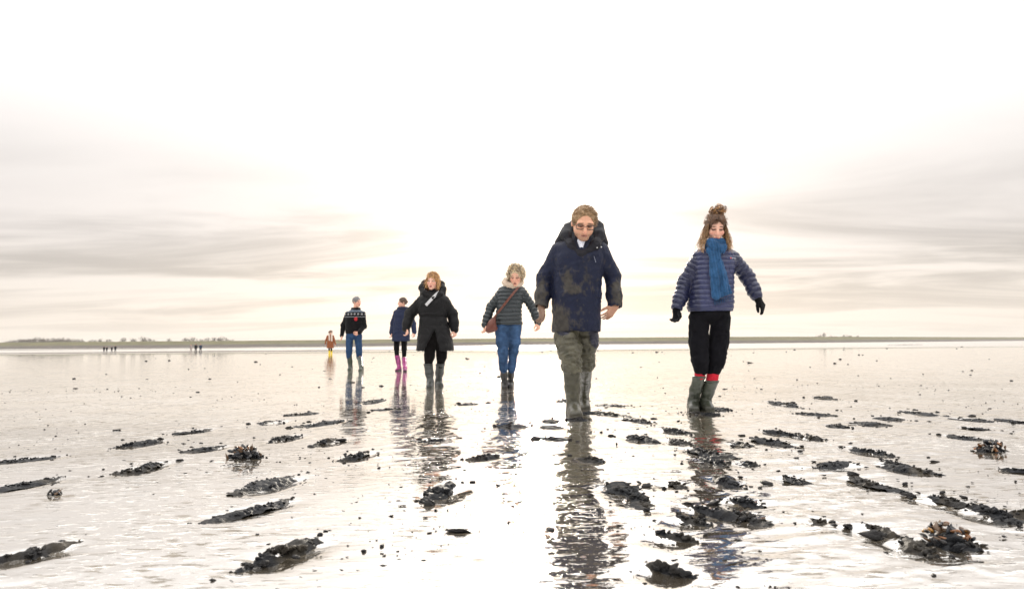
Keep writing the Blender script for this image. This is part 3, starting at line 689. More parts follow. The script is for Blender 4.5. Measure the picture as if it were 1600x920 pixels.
        for q in 'LR':
            B.cone(nb + np.array([0, 0, -.03]), J['sh' + q], .045 * thin, .05 * thin, 0.03)
            B.chain([J['sh' + q], J['el' + q], J['wr' + q]], [.048 * thin, .038 * thin, .027], 0.02)
            B.chain([J['hip' + q], J['kn' + q], J['bt' + q], J['an' + q]], [.062 * thin, .040 * thin, .034 * thin, .028], 0.02)
            toe = J['toe' + q]; B.cone(J['an' + q] + np.array([0, 0, -.02]), (toe * 0.6 + J['an' + q] * 0.4) * np.array([1, 1, 0]) + np.array([0, 0, .042]), .028, .020, 0.01)
            hd = hands[q]; s.hand(B, J['wr' + q], hd[0], hd[1], hd[2] if len(hd) > 2 else 0.5, hand_sc)
        V, Q = B.build(); V = relax(V, Q, 1)
        C = s.face_col(V, **fc)
        if col is not None: C = col(V, C)
        s.obj = add_obj('person', make_mesh('person_body', V, Q, C), MAT['skin'], None, s.o); tag(s.obj, s.label, 'person', s.group); return s.obj
    def part(s, name, sdf, mat, colour, fold=0.0, fr=(9, 9, 6), post=None, parent=None, seed=0, rl=1):
        V, Q = sdf.build(); V = relax(V, Q, rl); N = vnormals(V, Q)
        if post is not None: V = post(V, N); N = vnormals(V, Q)
        if fold: V = folds(V, N, fold, fr, seed)
        C = colour(V, N) if callable(colour) else np.tile(np.asarray(colour), (len(V), 1))
        return add_obj(name, make_mesh(name, V, Q, C), MAT[mat], parent or s.obj)
    # --- boots
    def boot(s, top, an, toe, r0, r1, colour, fs=1.0, mat='rubber', h=None, heel=None, cut=0.0):
        B = SDF(h or s.h); f = toe * np.array([1, 1, 0]); a0 = an * np.array([1, 1, 0])
        d = f - a0; d = d / (np.linalg.norm(d) + 1e-9); hl = a0 - d * 0.035 * fs
        B.chain([top, top * 0.45 + an * 0.55 + np.array([0, .012, 0]), an], [r0, (r0 + r1) * 0.5 + .004, r1], 0.02)
        B.cone(an, hl + np.array([0, 0, .045]), r1, .043 * fs, 0.025)
        B.cone(hl + np.array([0, 0, .045]), f - d * .045 + np.array([0, 0, .034]), .043 * fs, .040 * fs, 0.03, sc=(1.05, 1.05, 1))
        B.cone(an + np.array([0, 0, -.01]), f - d * .09 + np.array([0, 0, .05]), r1 * 0.8, .036 * fs, 0.03)
        B.below(cut)
        ax = (an - top); z = top[2]
        B._op((-9, -9, top[2]), (9, 9, 9), lambda X, Y, Z: (top[2] - Z) + 0 * X + 0 * Y, 0.006, 'sub')
        def post(V, N):
            m = sstep(.012, .006, np.abs(V[:, 2] - z + .012)) * 0.004 + 0.005 * sstep(.03, .018, V[:, 2]); return V + N * m[:, None]
        cf = colour if callable(colour) else (lambda V, N: np.tile(np.asarray(colour), (len(V), 1)))
        return s.part('boot', B, mat, cf, 0.004, (14, 14, 22), post)
    def strands(s, roots, L, colour, curl=0.0, grav=0.6, r=0.0022, seg=6, seed=0, comb=None, jit=0.3, keep=0.0, fold=6.0):
        """strands of hair from roots (head frame), each a thin tapering tube; they slide over the skull, never through it"""
        g = np.random.default_rng(seed); A = Acc(); z = s.hs
        for i, p in enumerate(roots):
            n = p - np.array([0, .012, .02]); n /= np.linalg.norm(n); ph = g.uniform(0, 6.28); l = L(p, g) if callable(L) else L * g.uniform(.7, 1.1)
            d = n + g.normal(size=3) * jit + (comb(p) if comb else 0); pts = [p * 1.0]; st = l / seg; fw = fold * g.uniform(.7, 1.3)
            for k in range(seg):
                t = (k + 1) / seg; dd = d * (1 - t * .6) + np.array([0, 0, -1.0]) * grav * t * 2
                dd = dd / np.linalg.norm(dd) + curl * np.array([math.cos(ph + fw * t), math.sin(ph + fw * t), 0.5 * math.cos(1.3 * fw * t)])
                q = pts[-1] + st * dd / np.linalg.norm(dd)
                e = (q - np.array([0, .012, .03])) / np.array([.083, .104, .101]); le = np.linalg.norm(e)
                if le < 1 and q[2] > -.05: q = np.array([0, .012, .03]) + e / le * np.array([.083, .104, .101])
                pts.append(q)
            w = np.array([s.hp(*q) for q in pts]); V, Q = tube(w, np.linspace(r, r * .35, seg + 1), 3)
            c = colour(p, g); A.add(V, Q, np.repeat(np.linspace(0, 1, seg + 1), 3)[:, None] * (c[1] - c[0]) + c[0])
        return A
    def curls(s, A, n, colour, zmin, front, seed):
        g = np.random.default_rng(seed + 70)
        for c in s.scalp(n, zmin, seed, front):
            d = g.normal(size=3); d /= np.linalg.norm(d); e = np.cross(d, g.normal(size=3)); e /= np.linalg.norm(e); rr = g.uniform(.012, .028); c = np.array([0, .012, .03]) + (c - np.array([0, .012, .03])) * g.uniform(1.0, 1.38) * np.array([1.1, 1, 1])
            V, Q = tube([s.hp(*(c + rr * (d * math.cos(t) + .8 * e * math.sin(t)))) for t in np.linspace(0, g.uniform(3, 6), 9)], .0036, 3); A.add(V, Q, colour(c, g)[0])
    def scalp(s, n, zmin, seed=0, front=0.052, face=True, back=None):
        g = np.random.default_rng(seed); out = []
        while len(out) < n:
            d = g.normal(size=3); d /= np.linalg.norm(d); p = np.array([0, .012, .03]) + d * np.array([.079, .100, .097])
            if p[2] < zmin: continue
            if face and (p[0] / .066) ** 2 + ((p[2] + .03) / (front + .03 + .012)) ** 2 < 1 and p[1] < -.0: continue
            if p[1] < -.045 and p[2] < front: continue
            out.append(p)
        return out
    def hair(s, colour, cap_z=-.03, front=0.055, acc=None, extra=None, cap=True, grow=1.0, fx=.068):
        B = SDF(s.h * 0.8); z = s.hs
        B.ell(s.hp(0, .014, .032), np.array([.081, .102, .099]) * z * grow * np.array([s.hw, 1, 1]), 0.01, s.hR)
        B.ell(s.hp(0, -.115, -.03), np.array([fx * s.hw, .085, front + .03]) * z, 0.012, s.hR, 'sub')
        c = s.hp(0, 0, cap_z); up = s.hR @ np.array([0, 0, 1.0])
        B._op((-9, -9, -9), (9, 9, 9), lambda X, Y, Z: ((X - c[0]) * up[0] + (Y - c[1]) * up[1] + (Z - c[2]) * up[2]), 0.01, 'sub')
        if extra: extra(B)
        V, Q = B.build(); V = relax(V, Q, 1); N = vnormals(V, Q); V = V + N * (0.004 * fbm(V * 45, 2, 4))[:, None]
        g = np.random.default_rng(3); c0 = np.array([colour(((v - s.hc) @ s.hR) / z, g)[0] for v in V])
        A = acc or Acc(); A.add(V, Q, c0); return add_obj('hair', A.mesh('hair'), MAT['hair'], s.obj)

def quilt(parts_, pitch, amp, sleeves=()):
    """down-jacket baffles: rings round the trunk by height, round each sleeve by length"""
    def post(V, N):
        t = V[:, 2] / pitch
        for pts, r in sleeves:
            best = np.full(len(V), 9.0); along = np.zeros(len(V)); acc_ = 0
            for a, b in zip(pts[:-1], pts[1:]):
                d = b - a; L = np.linalg.norm(d); u = np.clip((V - a) @ d / L ** 2, 0, 1); q = np.linalg.norm(V - a - u[:, None] * d, axis=1)
                m = q < best; best = np.where(m, q, best); along = np.where(m, acc_ + u * L, along); acc_ += L
            on = (best < r * 1.35) & (along > 0.04); t = np.where(on, along / (pitch * 1.05) + .2, t)
        t = t + 0.10 * noise3(V * 6, 5) + 0.06 * noise3(V * 15, 15)
        puff = np.abs(np.sin(math.pi * t)) ** 0.55 - 0.6
        return V + N * (amp * puff)[:, None]
    return post
def front_of(secs, ex=2.3):
    A = np.array(sorted(secs)); 
    def f(p, off=0.008):
        cx_, cy_, rx, ry = [np.interp(p[2], A[:, 0], A[:, i]) for i in range(1, 5)]; u = min(abs((p[0] - cx_) / rx), 0.985)
        return np.array([p[0], cy_ - (ry + off) * (1 - u ** ex) ** (1 / ex) - 0.2 * off, p[2]])
    return f
def colfun(*cs):
    cs = [np.asarray(c) for c in cs]
    def f(p, g):
        k = cs[g.integers(len(cs))] * g.uniform(.75, 1.25); return k, k * 1.25
    return f
MUD = lin(76, 71, 60)

# ---- man in the muddy navy parka
def man():
    p = Person(6.0, 905, 0.0055, 'man in a mud-smeared navy parka and glasses looking down as he walks'); W = p.W
    p.hw = 1.14; p.man = True; p.set_head(912, 348.5, -.16, 1.12, 3, 29, 3)
    toeL = p.Gd(901, 652); toeR = p.Gd(915, 641)
    J = dict(shL=W(873, 391), shR=W(939, 391), elL=W(851, 434, .04), elR=W(957, 431, .04), wrL=W(845.5, 479, -.03), wrR=W(961, 479, -.03),
             hipL=W(886, 500), hipR=W(919, 500), knL=W(891, 548, -.10), knR=W(916, 548, .06), toeL=toeL, toeR=toeR)
    J['anL'] = toeL + np.array([-.008, .19, .105]); J['anR'] = toeR + np.array([-.0, .19, .105]); J['btL'] = W(893, 573, -.11); J['btR'] = W(915.5, 573, .10)
    hands = dict(L=((.10, -.15, -1), (.6, -1, 0), .35), R=((-.62, -.25, -.8), (-.7, -.6, .6), .30))
    def bodycol(V, C):
        m = ((V[:, 0] < 0) & (V[:, 2] < J['wrL'][2] + .03) & (V[:, 2] > .7) & (V[:, 1] < .1) & (V[:, 0] < J['wrL'][0] + .09))
        C[m] = C[m] * .25 + .75 * MUD * .8; m = (V[:, 0] > .2) & (V[:, 2] < J['wrR'][2] + .03) & (V[:, 2] > .7); C[m] = C[m] * .62; return C
    p.jaw = 1.15; p.body(J, bodycol, hands, 1.05, hand_sc=1.05, brow=lin(92, 72, 55), stubble=.6, eyes_open=False, lip=(168, 116, 100), base=lin(216, 164, 136))
    secs = [p.sec(518, 863, 938, .185), p.sec(495, 863, 938, .19), p.sec(460, 863, 939, .19), p.sec(428, 865, 941, .185, -.01), p.sec(402, 866, 944, .165, -.02), p.sec(386, 870, 942, .135, -.02), p.sec(376, 879, 936, .11, -.01), p.sec(364, 892, 928, .08, 0)]
    B = SDF(.0065); B.loft(secs, 0.03)
    sl = {}
    for q, a in (('L', [.080, .068, .064, .061]), ('R', [.080, .068, .064, .059])):
        e = J['el' + q]; w = J['wr' + q]; pts = [J['sh' + q] + np.array([0.012 if q == 'L' else -.012, 0, -.005]), e, e * .4 + w * .6, w * .97 + e * .03]; sl[q] = pts; B.chain(pts, a, 0.035)
        c = pts[-1]; d = (w - e) / np.linalg.norm(w - e); B._op(c - .06, c + .06, lambda X, Y, Z, c=c, d=d: -((X - c[0] - d[0] * .012) * d[0] + (Y - c[1]) * d[1] + (Z - c[2] - d[2] * .012) * d[2]), .004, 'sub')
        B.cone(c, c + d * .2, .045, .045, .004, 'sub')
    zl = secs[0][0]; B.loft([(z_, a, b, c - .022, d - .022) for z_, a, b, c, d in secs[:3]], .004, 'sub', zlo=zl - .05, zhi=zl + .09)
    xz = W(906, 450)[0]
    def post(V, N):
        f = (N[:, 1] < -.3) & (np.abs(V[:, 0] - xz) < .03) & (V[:, 2] < W(0, 398)[2]); V = V + N * (np.where(f, .006, 0))[:, None]
        for pyc in (462,):
            zc = W(0, pyc)[2]; 
            for xa, xb in ((868, 893), (916, 938)):
                a, b = W(xa, 0)[0], W(xb, 0)[0]; f = (N[:, 1] < -.25) & (V[:, 0] > a) & (V[:, 0] < b) & (np.abs(V[:, 2] - zc - .25 * (V[:, 0] - xz) * np.sign(V[:, 0] - xz) * -1) < .028); V = V + N * (np.where(f, .006, 0))[:, None]
        return V
    navy = lin(22, 28, 50); dark = lin(30, 30, 35)
    def cc(V, N):
        up = sstep(W(0, 400)[2], W(0, 372)[2], V[:, 2])[:, None]; C = navy * (1 - up) + dark * up
        n = fbm(V * np.array([14, 14, 9]), 4, 31); n2 = fbm(V * np.array([40, 40, 28]), 3, 37)
        g = lambda px, py, rx, ry: np.exp(-((V[:, 0] - W(px, py)[0]) / (rx / 178)) ** 2 - ((V[:, 2] - W(px, py)[2]) / (ry / 178)) ** 2)
        fr = (N[:, 1] < .3)
        m = 1.3 * g(885, 437, 9, 13) + 1.0 * g(892, 455, 12, 8) + .55 * g(912, 434, 11, 14) + 1.4 * g(871, 505, 13, 24) + .45 * g(888, 507, 14, 16) + .28 * g(912, 458, 22, 16)
        m = m * fr + 1.2 * g(843, 474, 16, 20) + 1.0 * g(964, 452, 14, 16) + .75 * g(846, 447, 12, 14) + .5 * g(966, 474, 12, 12)
        n3 = fbm(V * np.array([70, 70, 30]), 3, 47); m = sstep(.30, .95, m + .22 * n + .20 * n2 + .26 * n3)[:, None] * .70
        spl = sstep(.62, .85, n2 + .3 * n)[:, None] * fr[:, None] * .3 * (V[:, 2:3] < W(0, 410)[2])
        m = np.maximum(m, spl); mud = MUD * (0.85 + .25 * n2[:, None]); return C * (1 - m) + m * mud
    coat = p.part('parka', B, 'shell', cc, .0075, (8, 8, 6), post, seed=3)
    H = SDF(.0065)
    pts = [(905, 397, -.165), (892, 383, -.135), (885, 368, -.05), (888, 357, .05), (898, 351, .11), (913, 349, .13), (927, 349, .11), (935, 354, .04), (937, 368, -.05), (930, 383, -.13), (910, 398, -.17)]
    H.chain([W(*q) for q in pts], [.026, .030, .036, .038, .038, .038, .038, .038, .038, .036, .028], .05)
    H.chain([W(884, 366, .02), W(874, 380, .03)], [.05, .045], .05); H.chain([W(937, 367, .02), W(943, 380, .03)], [.045, .04], .05); H.ell(W(911, 366, .09), (.15, .06, .09), .05)
    p.part('hood', H, 'shell', lin(27, 27, 34), .006, (7, 7, 7), parent=coat, seed=5)
    S = SDF(.005); S.cone(W(908, 377, -.13), W(908, 395, -.165), .035, .012, .01); p.part('shirt', S, 'knit', lin(225, 228, 240))
    sn = Acc()
    for q in ((933, 387), (939.5, 386)):
        c = W(q[0], q[1], -.175); v, f = lump_mesh(); m = make_mesh('snap', v * .006 + c, f, np.tile(lin(220, 220, 220), (len(v), 1))); add_obj('snap', m, MAT['rubber'], coat)
    z = SDF(.005); z.cone(W(928, 400, -.172), W(931, 410, -.178), .004, .004); p.part('pocket_zip', z, 'rubber', lin(120, 125, 140), parent=coat)
    # trousers
    T = SDF(.0065); T.ell((J['hipL'] + J['hipR']) / 2 + np.array([0, 0, .03]), (.17, .13, .12), .05)
    hemL, hemR = W(893, 577, -.11), W(916, 576, .10)
    T.chain([J['hipL'], W(887, 530, -.06), J['knL'], hemL], [.105, .098, .088, .076], .04); T.chain([J['hipR'], W(918, 530, .03), J['knR'], hemR], [.10, .088, .076, .062], .04)
    T._op((-9, -9, -9), (9, 9, 9), lambda X, Y, Z: (Z - hemL[2] + .03) + 0 * X + 0 * Y, .006, 'sub')
    ol = lin(80, 77, 62); nb = lin(26, 28, 48)
    def tcf(V, N):
        n = fbm(V * 12, 4, 51); g = lambda px, py, rx, ry: np.exp(-((V[:, 0] - W(px, py)[0]) / (rx / 178)) ** 2 - ((V[:, 2] - W(px, py)[2]) / (ry / 178)) ** 2)
        m = sstep(.35, .7, 1.2 * g(877, 517, 9, 9) + 1.3 * g(929, 526, 9, 20) + .3 * n)[:, None]; a = ol * (1 + .25 * n[:, None]); return np.clip(a, .01, 1) * (1 - m) + m * nb
    p.part('trousers', T, 'muddy', tcf, .021, (9, 9, 11), seed=8)
    bc = lambda V, N: np.clip(lin(68, 66, 54) * (1 + .35 * fbm(V * 10, 4, 61)[:, None]), .01, 1) * (1 - .6 * sstep(.10, .02, V[:, 2]))[:, None] + .6 * sstep(.10, .02, V[:, 2])[:, None] * lin(52, 48, 40)
    p.boot(W(893, 573, -.11), J['anL'], toeL, .074, .052, bc, 1.28); p.boot(W(915.5, 573, .10), J['anR'], toeR, .058, .048, bc, 1.22)
    # hair and glasses
    cf = lambda q, g: ((lambda k: (k, k * 1.25))(lin(146, 117, 84) * g.uniform(.6, 1.3)))
    A = p.strands(p.scalp(1200, -.025, 1, .078), .024, cf, .05, .1, .0018, 3, 1, lambda q: np.array([1.0, .4, .0]), .22)
    p.hair(cf, -.03, .098, A, fx=.080)
    A = Acc(); GR = .0034
    for q in (-1, 1):
        lp = [p.hp(q * (.034 + .026 * np.sign(math.cos(t)) * abs(math.cos(t)) ** .5), -.105 + .010 * abs(math.cos(t)), .000 + .017 * np.sign(math.sin(t)) * abs(math.sin(t)) ** .6) for t in np.linspace(0, 2 * math.pi, 25)]
        A.add(*tube(lp, GR, 4)); A.add(*tube([p.hp(q * .060, -.096, .008), p.hp(q * .078, -.06, .010), p.hp(q * .082, .01, .006)], .0024, 4))
    A.add(*tube([p.hp(-.009, -.108, .006), p.hp(0, -.112, .008), p.hp(.009, -.108, .006)], .0024, 4))
    add_obj('glasses', A.mesh('glasses'), MAT['metal'], p.obj)
man()

# ---- woman in the blue down jacket and scarf
def scarf_woman():
    p = Person(6.15, 1108, 0.0055, 'woman in a blue quilted down jacket and blue scarf with black gloves'); W = p.W
    p.set_head(1118, 356, -.08, 1.05, -4, 21, 3)
    toeL = p.Gd(1085, 643); toeR = p.Gd(1111, 643)
    J = dict(shL=W(1094, 402), shR=W(1143, 402), elL=W(1071, 440, .05), elR=W(1167, 431, .03), wrL=W(1057, 484, -.02), wrR=W(1184, 467, -.05),
             hipL=W(1093, 492), hipR=W(1126, 492), knL=W(1096, 545, -.05), knR=W(1120, 545, .0), toeL=toeL, toeR=toeR)
    J['anL'] = toeL + np.array([.035, .16, .10]); J['anR'] = toeR + np.array([.0, .17, .10]); J['btL'] = W(1093, 587, .0); J['btR'] = W(1112, 594, .02)
    hands = dict(L=((-.10, -.25, -1), (.7, -.8, 0), .45), R=((.55, -.1, -.9), (-.8, -.6, -.2), .35))
    p.body(J, None, hands, .92, hand_sc=.92, brow=lin(75, 50, 38), eyes_open=False, lip=(190, 115, 108), base=lin(226, 178, 156))
    secs = [p.sec(486, 1076, 1144, .155), p.sec(478, 1075, 1145, .16), p.sec(455, 1079, 1145, .15), p.sec(430, 1083, 1145, .145), p.sec(410, 1085, 1150, .14), p.sec(398, 1089, 1147, .12), p.sec(390, 1097, 1139, .095), p.sec(380, 1107, 1130, .07)]
    B = SDF(.006); B.loft(secs, .03); sls = []
    for q, r in (('L', [.066, .062, .055, .046]), ('R', [.066, .062, .056, .047])):
        e, w = J['el' + q], J['wr' + q]; pts = [J['sh' + q], e, e * .4 + w * .6, w]; B.chain(pts, r, .03); sls.append((pts, .066))
        d = (w - e) / np.linalg.norm(w - e); B._op(w - .1, w + .1, lambda X, Y, Z, c=w, d=d: -((X - c[0]) * d[0] + (Y - c[1]) * d[1] + (Z - c[2]) * d[2]), .006, 'sub')
    zl = secs[0][0]; B.loft([(z_, a, b, c - .02, d - .02) for z_, a, b, c, d in secs[:3]], .004, 'sub', zlo=zl - .05, zhi=zl + .05)
    xz = W(1112, 440)[0]; q0 = quilt(None, .044, .011, sls)
    def post(V, N):
        V = q0(V, N); f = (N[:, 1] < -.2) & (np.abs(V[:, 0] - xz) < .010); return V + N * np.where(f, -.004, 0)[:, None]
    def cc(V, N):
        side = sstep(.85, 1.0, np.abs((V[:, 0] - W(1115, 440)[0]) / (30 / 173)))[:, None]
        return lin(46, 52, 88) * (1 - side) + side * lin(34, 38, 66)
    jk = p.part('down_jacket', B, 'nylon', cc, .005, (12, 12, 8), post, seed=2)
    F = front_of(secs)
    c = F(W(1134.5, 406), .014); v, f = lump_mesh(); lg = add_obj('logo_dot', make_mesh('logo_dot', v * np.array([.007, .003, .007]) + c, f, np.tile(lin(225, 120, 120), (len(v), 1))), MAT['rubber'], jk)
    A = Acc()
    for k in range(6):
        a = F(W(1137 + k * 1.6, 405.6), .014); b = F(W(1137 + k * 1.6 + .9, 407.0 - (k % 2)), .014); A.add(*tube([a, (a + b) / 2 + np.array([0, 0, .003]), b], .0022, 4), lin(225, 225, 232))
    add_obj('logo_lettering', A.mesh('logo_lettering'), MAT['rubber'], jk)
    # trousers, socks, boots
    T = SDF(.0065); T.ell((J['hipL'] + J['hipR']) / 2 + np.array([0, 0, .03]), (.172, .135, .11), .05)
    T.chain([W(1092.5, 496), W(1092, 535, -.03), W(1094.0, 562, -.05), W(1094.5, 576, -.02)], [.090, .082, .076, .062], .012)
    T.chain([W(1125.5, 496), W(1122.5, 535, -.0), W(1120, 562, .0), W(1115.5, 578, .02)], [.090, .082, .076, .062], .012)
    p.part('trousers', T, 'cloth', lin(14, 14, 19), .010, (7, 7, 5), seed=4)
    for a, b, r in ((W(1094, 578, -.01), W(1093.2, 588, 0), .047), (W(1114.5, 582, .02), W(1112.3, 595, .02), .053)):
        S = SDF(.006); S.cone(a, b, r, r, .01); p.part('sock', S, 'knit', lin(188, 38, 54), .002)
    bc = lambda V, N: np.clip(lin(62, 66, 56) * (1 + .3 * fbm(V * 9, 3, 71)[:, None]), .01, 1) * (1 - .6 * sstep(.12, .03, V[:, 2]))[:, None] + .6 * sstep(.12, .03, V[:, 2])[:, None] * lin(50, 47, 40)
    p.boot(W(1093, 587, .0), J['anL'], toeL, .052, .046, bc, 1.14); p.boot(W(1112, 594, .02), J['anR'], toeR, .058, .047, bc, 1.14)
    for q in 'LR':
        Gl = SDF(.0055); p.hand(Gl, J['wr' + q], *hands[q], .92, .0035); d = (J['wr' + q] - J['el' + q]); d /= np.linalg.norm(d); Gl.cone(J['wr' + q] - d * .05, J['wr' + q] + d * .01, .033, .033, .01)
        p.part('glove', Gl, 'knit', lin(12, 12, 15), .0)
    # scarf: wrap, knot and long tail
    S = SDF(.0055)
    ring = [W(1119 + 13 * math.cos(t), 382 - 5 * math.sin(t) * .3 + 3 * math.cos(2 * t), -.03 - .085 * math.sin(t)) for t in np.linspace(0, 2 * math.pi, 13)]
    S.chain(ring, [.034] * 13, .02)
    S.chain([W(1110, 378, -.14), W(1116, 385, -.155), W(1128, 391, -.15)], [.036, .042, .036], .02)
    S.cone(W(1108, 392, -.15), W(1131, 386, -.15), .026, .030, .015)
    wr = W
    for i, (x0, x1, y1, r0, r1) in enumerate([(1111, 1116, 463, .018, .020), (1115, 1122, 471, .020, .021), (1118, 1129, 470, .020, .021), (1121, 1136, 465, .018, .020), (1123, 1141, 459, .015, .017)]):
        a = W(x0, 394, -.165); b = W(x1, y1, -.17 - .012 * (i % 2)); S.chain([a, a * .5 + b * .5 + np.array([0, -.012 * (i % 2), 0]), b], [r0, (r0 + r1) / 2 + .002, r1], .012)
    S._op((-9, -9, -9), (9, 9, 9), lambda X, Y, Z: (Z - W(0, 468)[2]) - .4 * (X - W(1122, 0)[0]) + 0 * Y, .004, 'sub')
    def sc(V, N): return lin(46, 82, 120) * (1 + .22 * np.sin(V[:, :1] * 260 + 30 * V[:, 2:3]) * .5 + .15 * fbm(V * 20, 2, 8)[:, None])
    scarf = p.part('scarf', S, 'knit', sc, .011, (22, 22, 7), seed=6)
    A = Acc()
    for k in range(16):
        a = W(1116 + k * 1.7, 469 - .62 * max(0, k - 3) , -.175); A.add(*tube([a, a + np.array([.004 * math.sin(k * 3), -.002, -.022]), a + np.array([.006 * math.sin(k * 5), 0, -.042])], [.003, .0025, .0015], 3), lin(48, 84, 124))
    add_obj('fringe', A.mesh('fringe'), MAT['knit'], scarf)
    # hair: combed up to a messy bun, long wavy locks down both sides
    bc0 = np.array([.006, .008, .146])
    def cf(q, g): k = g.uniform(.5, 1.3); return (lin(92, 66, 46) * k, lin(140, 102, 68) * k)
    def toward(q): return np.array([-.4 * q[0] / .08, 1.2, -.3])
    A = p.strands(p.scalp(800, -.02, 3, .056), .035, cf, .25, .0, .0026, 6, 3, toward, .25)
    g = np.random.default_rng(44)
    for side in (-1, 1):
        for k in range(120):
            u = g.uniform(-.055, .05); n1_, n2_ = g.normal() * .013, g.normal() * .016; ph, am = g.uniform(0, 6.28), g.uniform(.004, .010); L = g.uniform(.55, 1.0)
            key = np.array([(.070, u, .045), (.083 + n1_ * .4, u * 1.0 - .012, -.01), (.088 + n1_, u * .9 - .025, -.06), (.104 + n1_, u * .8 - .040 + n2_, -.11), (.116 + n1_ * 1.3, u * .7 - .055 + n2_, -.155), (.112 + n1_ * 1.6, u * .7 - .065 + n2_, -.20)])
            t = np.linspace(0, 5 * L, 12); pts = np.stack([np.interp(t, range(6), key[:, i]) for i in range(3)], 1)
            pts[:, 0] = side * (pts[:, 0] + am * np.sin(ph + 2.6 * t) * np.minimum(t, 1)); pts[:, 1] += am * np.cos(ph + 2.6 * t) * np.minimum(t, 1)
            V, Q = tube(np.array([p.hp(*q) for q in pts]), np.linspace(.0032, .0012, 12), 3); m = np.repeat(np.linspace(0, 1, 12), 3)[:, None]; kk = g.uniform(.7, 1.25)
            A.add(V, Q, (lin(120, 90, 62) * (1 - m) + m * lin(205, 164, 120)) * kk)
    for k in range(130):
        d = g.normal(size=3); d /= np.linalg.norm(d); e = np.cross(d, g.normal(size=3)); e /= np.linalg.norm(e); c = bc0 + g.normal(size=3) * np.array([.026, .018, .016]); rr = g.uniform(.014, .030)
        pts = [p.hp(*(c + rr * (d * math.cos(t) + .75 * e * math.sin(t)))) for t in np.linspace(0, g.uniform(3, 6), 10)]
        V, Q = tube(pts, .0030, 3); A.add(V, Q, (lin(176, 132, 86) if k % 2 else lin(112, 80, 52)) * g.uniform(.7, 1.3))
    for x in np.linspace(-.06, .06, 44):
        x = x + g.normal() * .003; s_ = np.sign(x - .01)
        pts = [(x * .6, -.050, .112), (x * .95, -.080, .090), (x + s_ * .006, -.090, .072), (x * 1.08 + s_ * .018, -.088, .064 - .024 * g.random())]
        V, Q = tube([p.hp(*q) for q in pts], [.0028, .0028, .0024, .0014], 3); A.add(V, Q, lin(96, 68, 48) * g.uniform(.7, 1.2))
    def ex(B):
        B.ell(p.hp(*bc0), np.array([.038, .034, .024]) * p.hs, .006)
        for q in (-1, 1): B.chain([p.hp(q * .074, .02, .03), p.hp(q * .086, .0, -.05), p.hp(q * .104, -.03, -.115)], [.018, .022, .018], .02)
    p.hair(lambda q, g: cf(q, g) if q[2] > -.02 else (lin(140, 106, 76) * g.uniform(.8, 1.1),) * 2, -.06, .080, A, ex, grow=1.04)
scarf_woman()

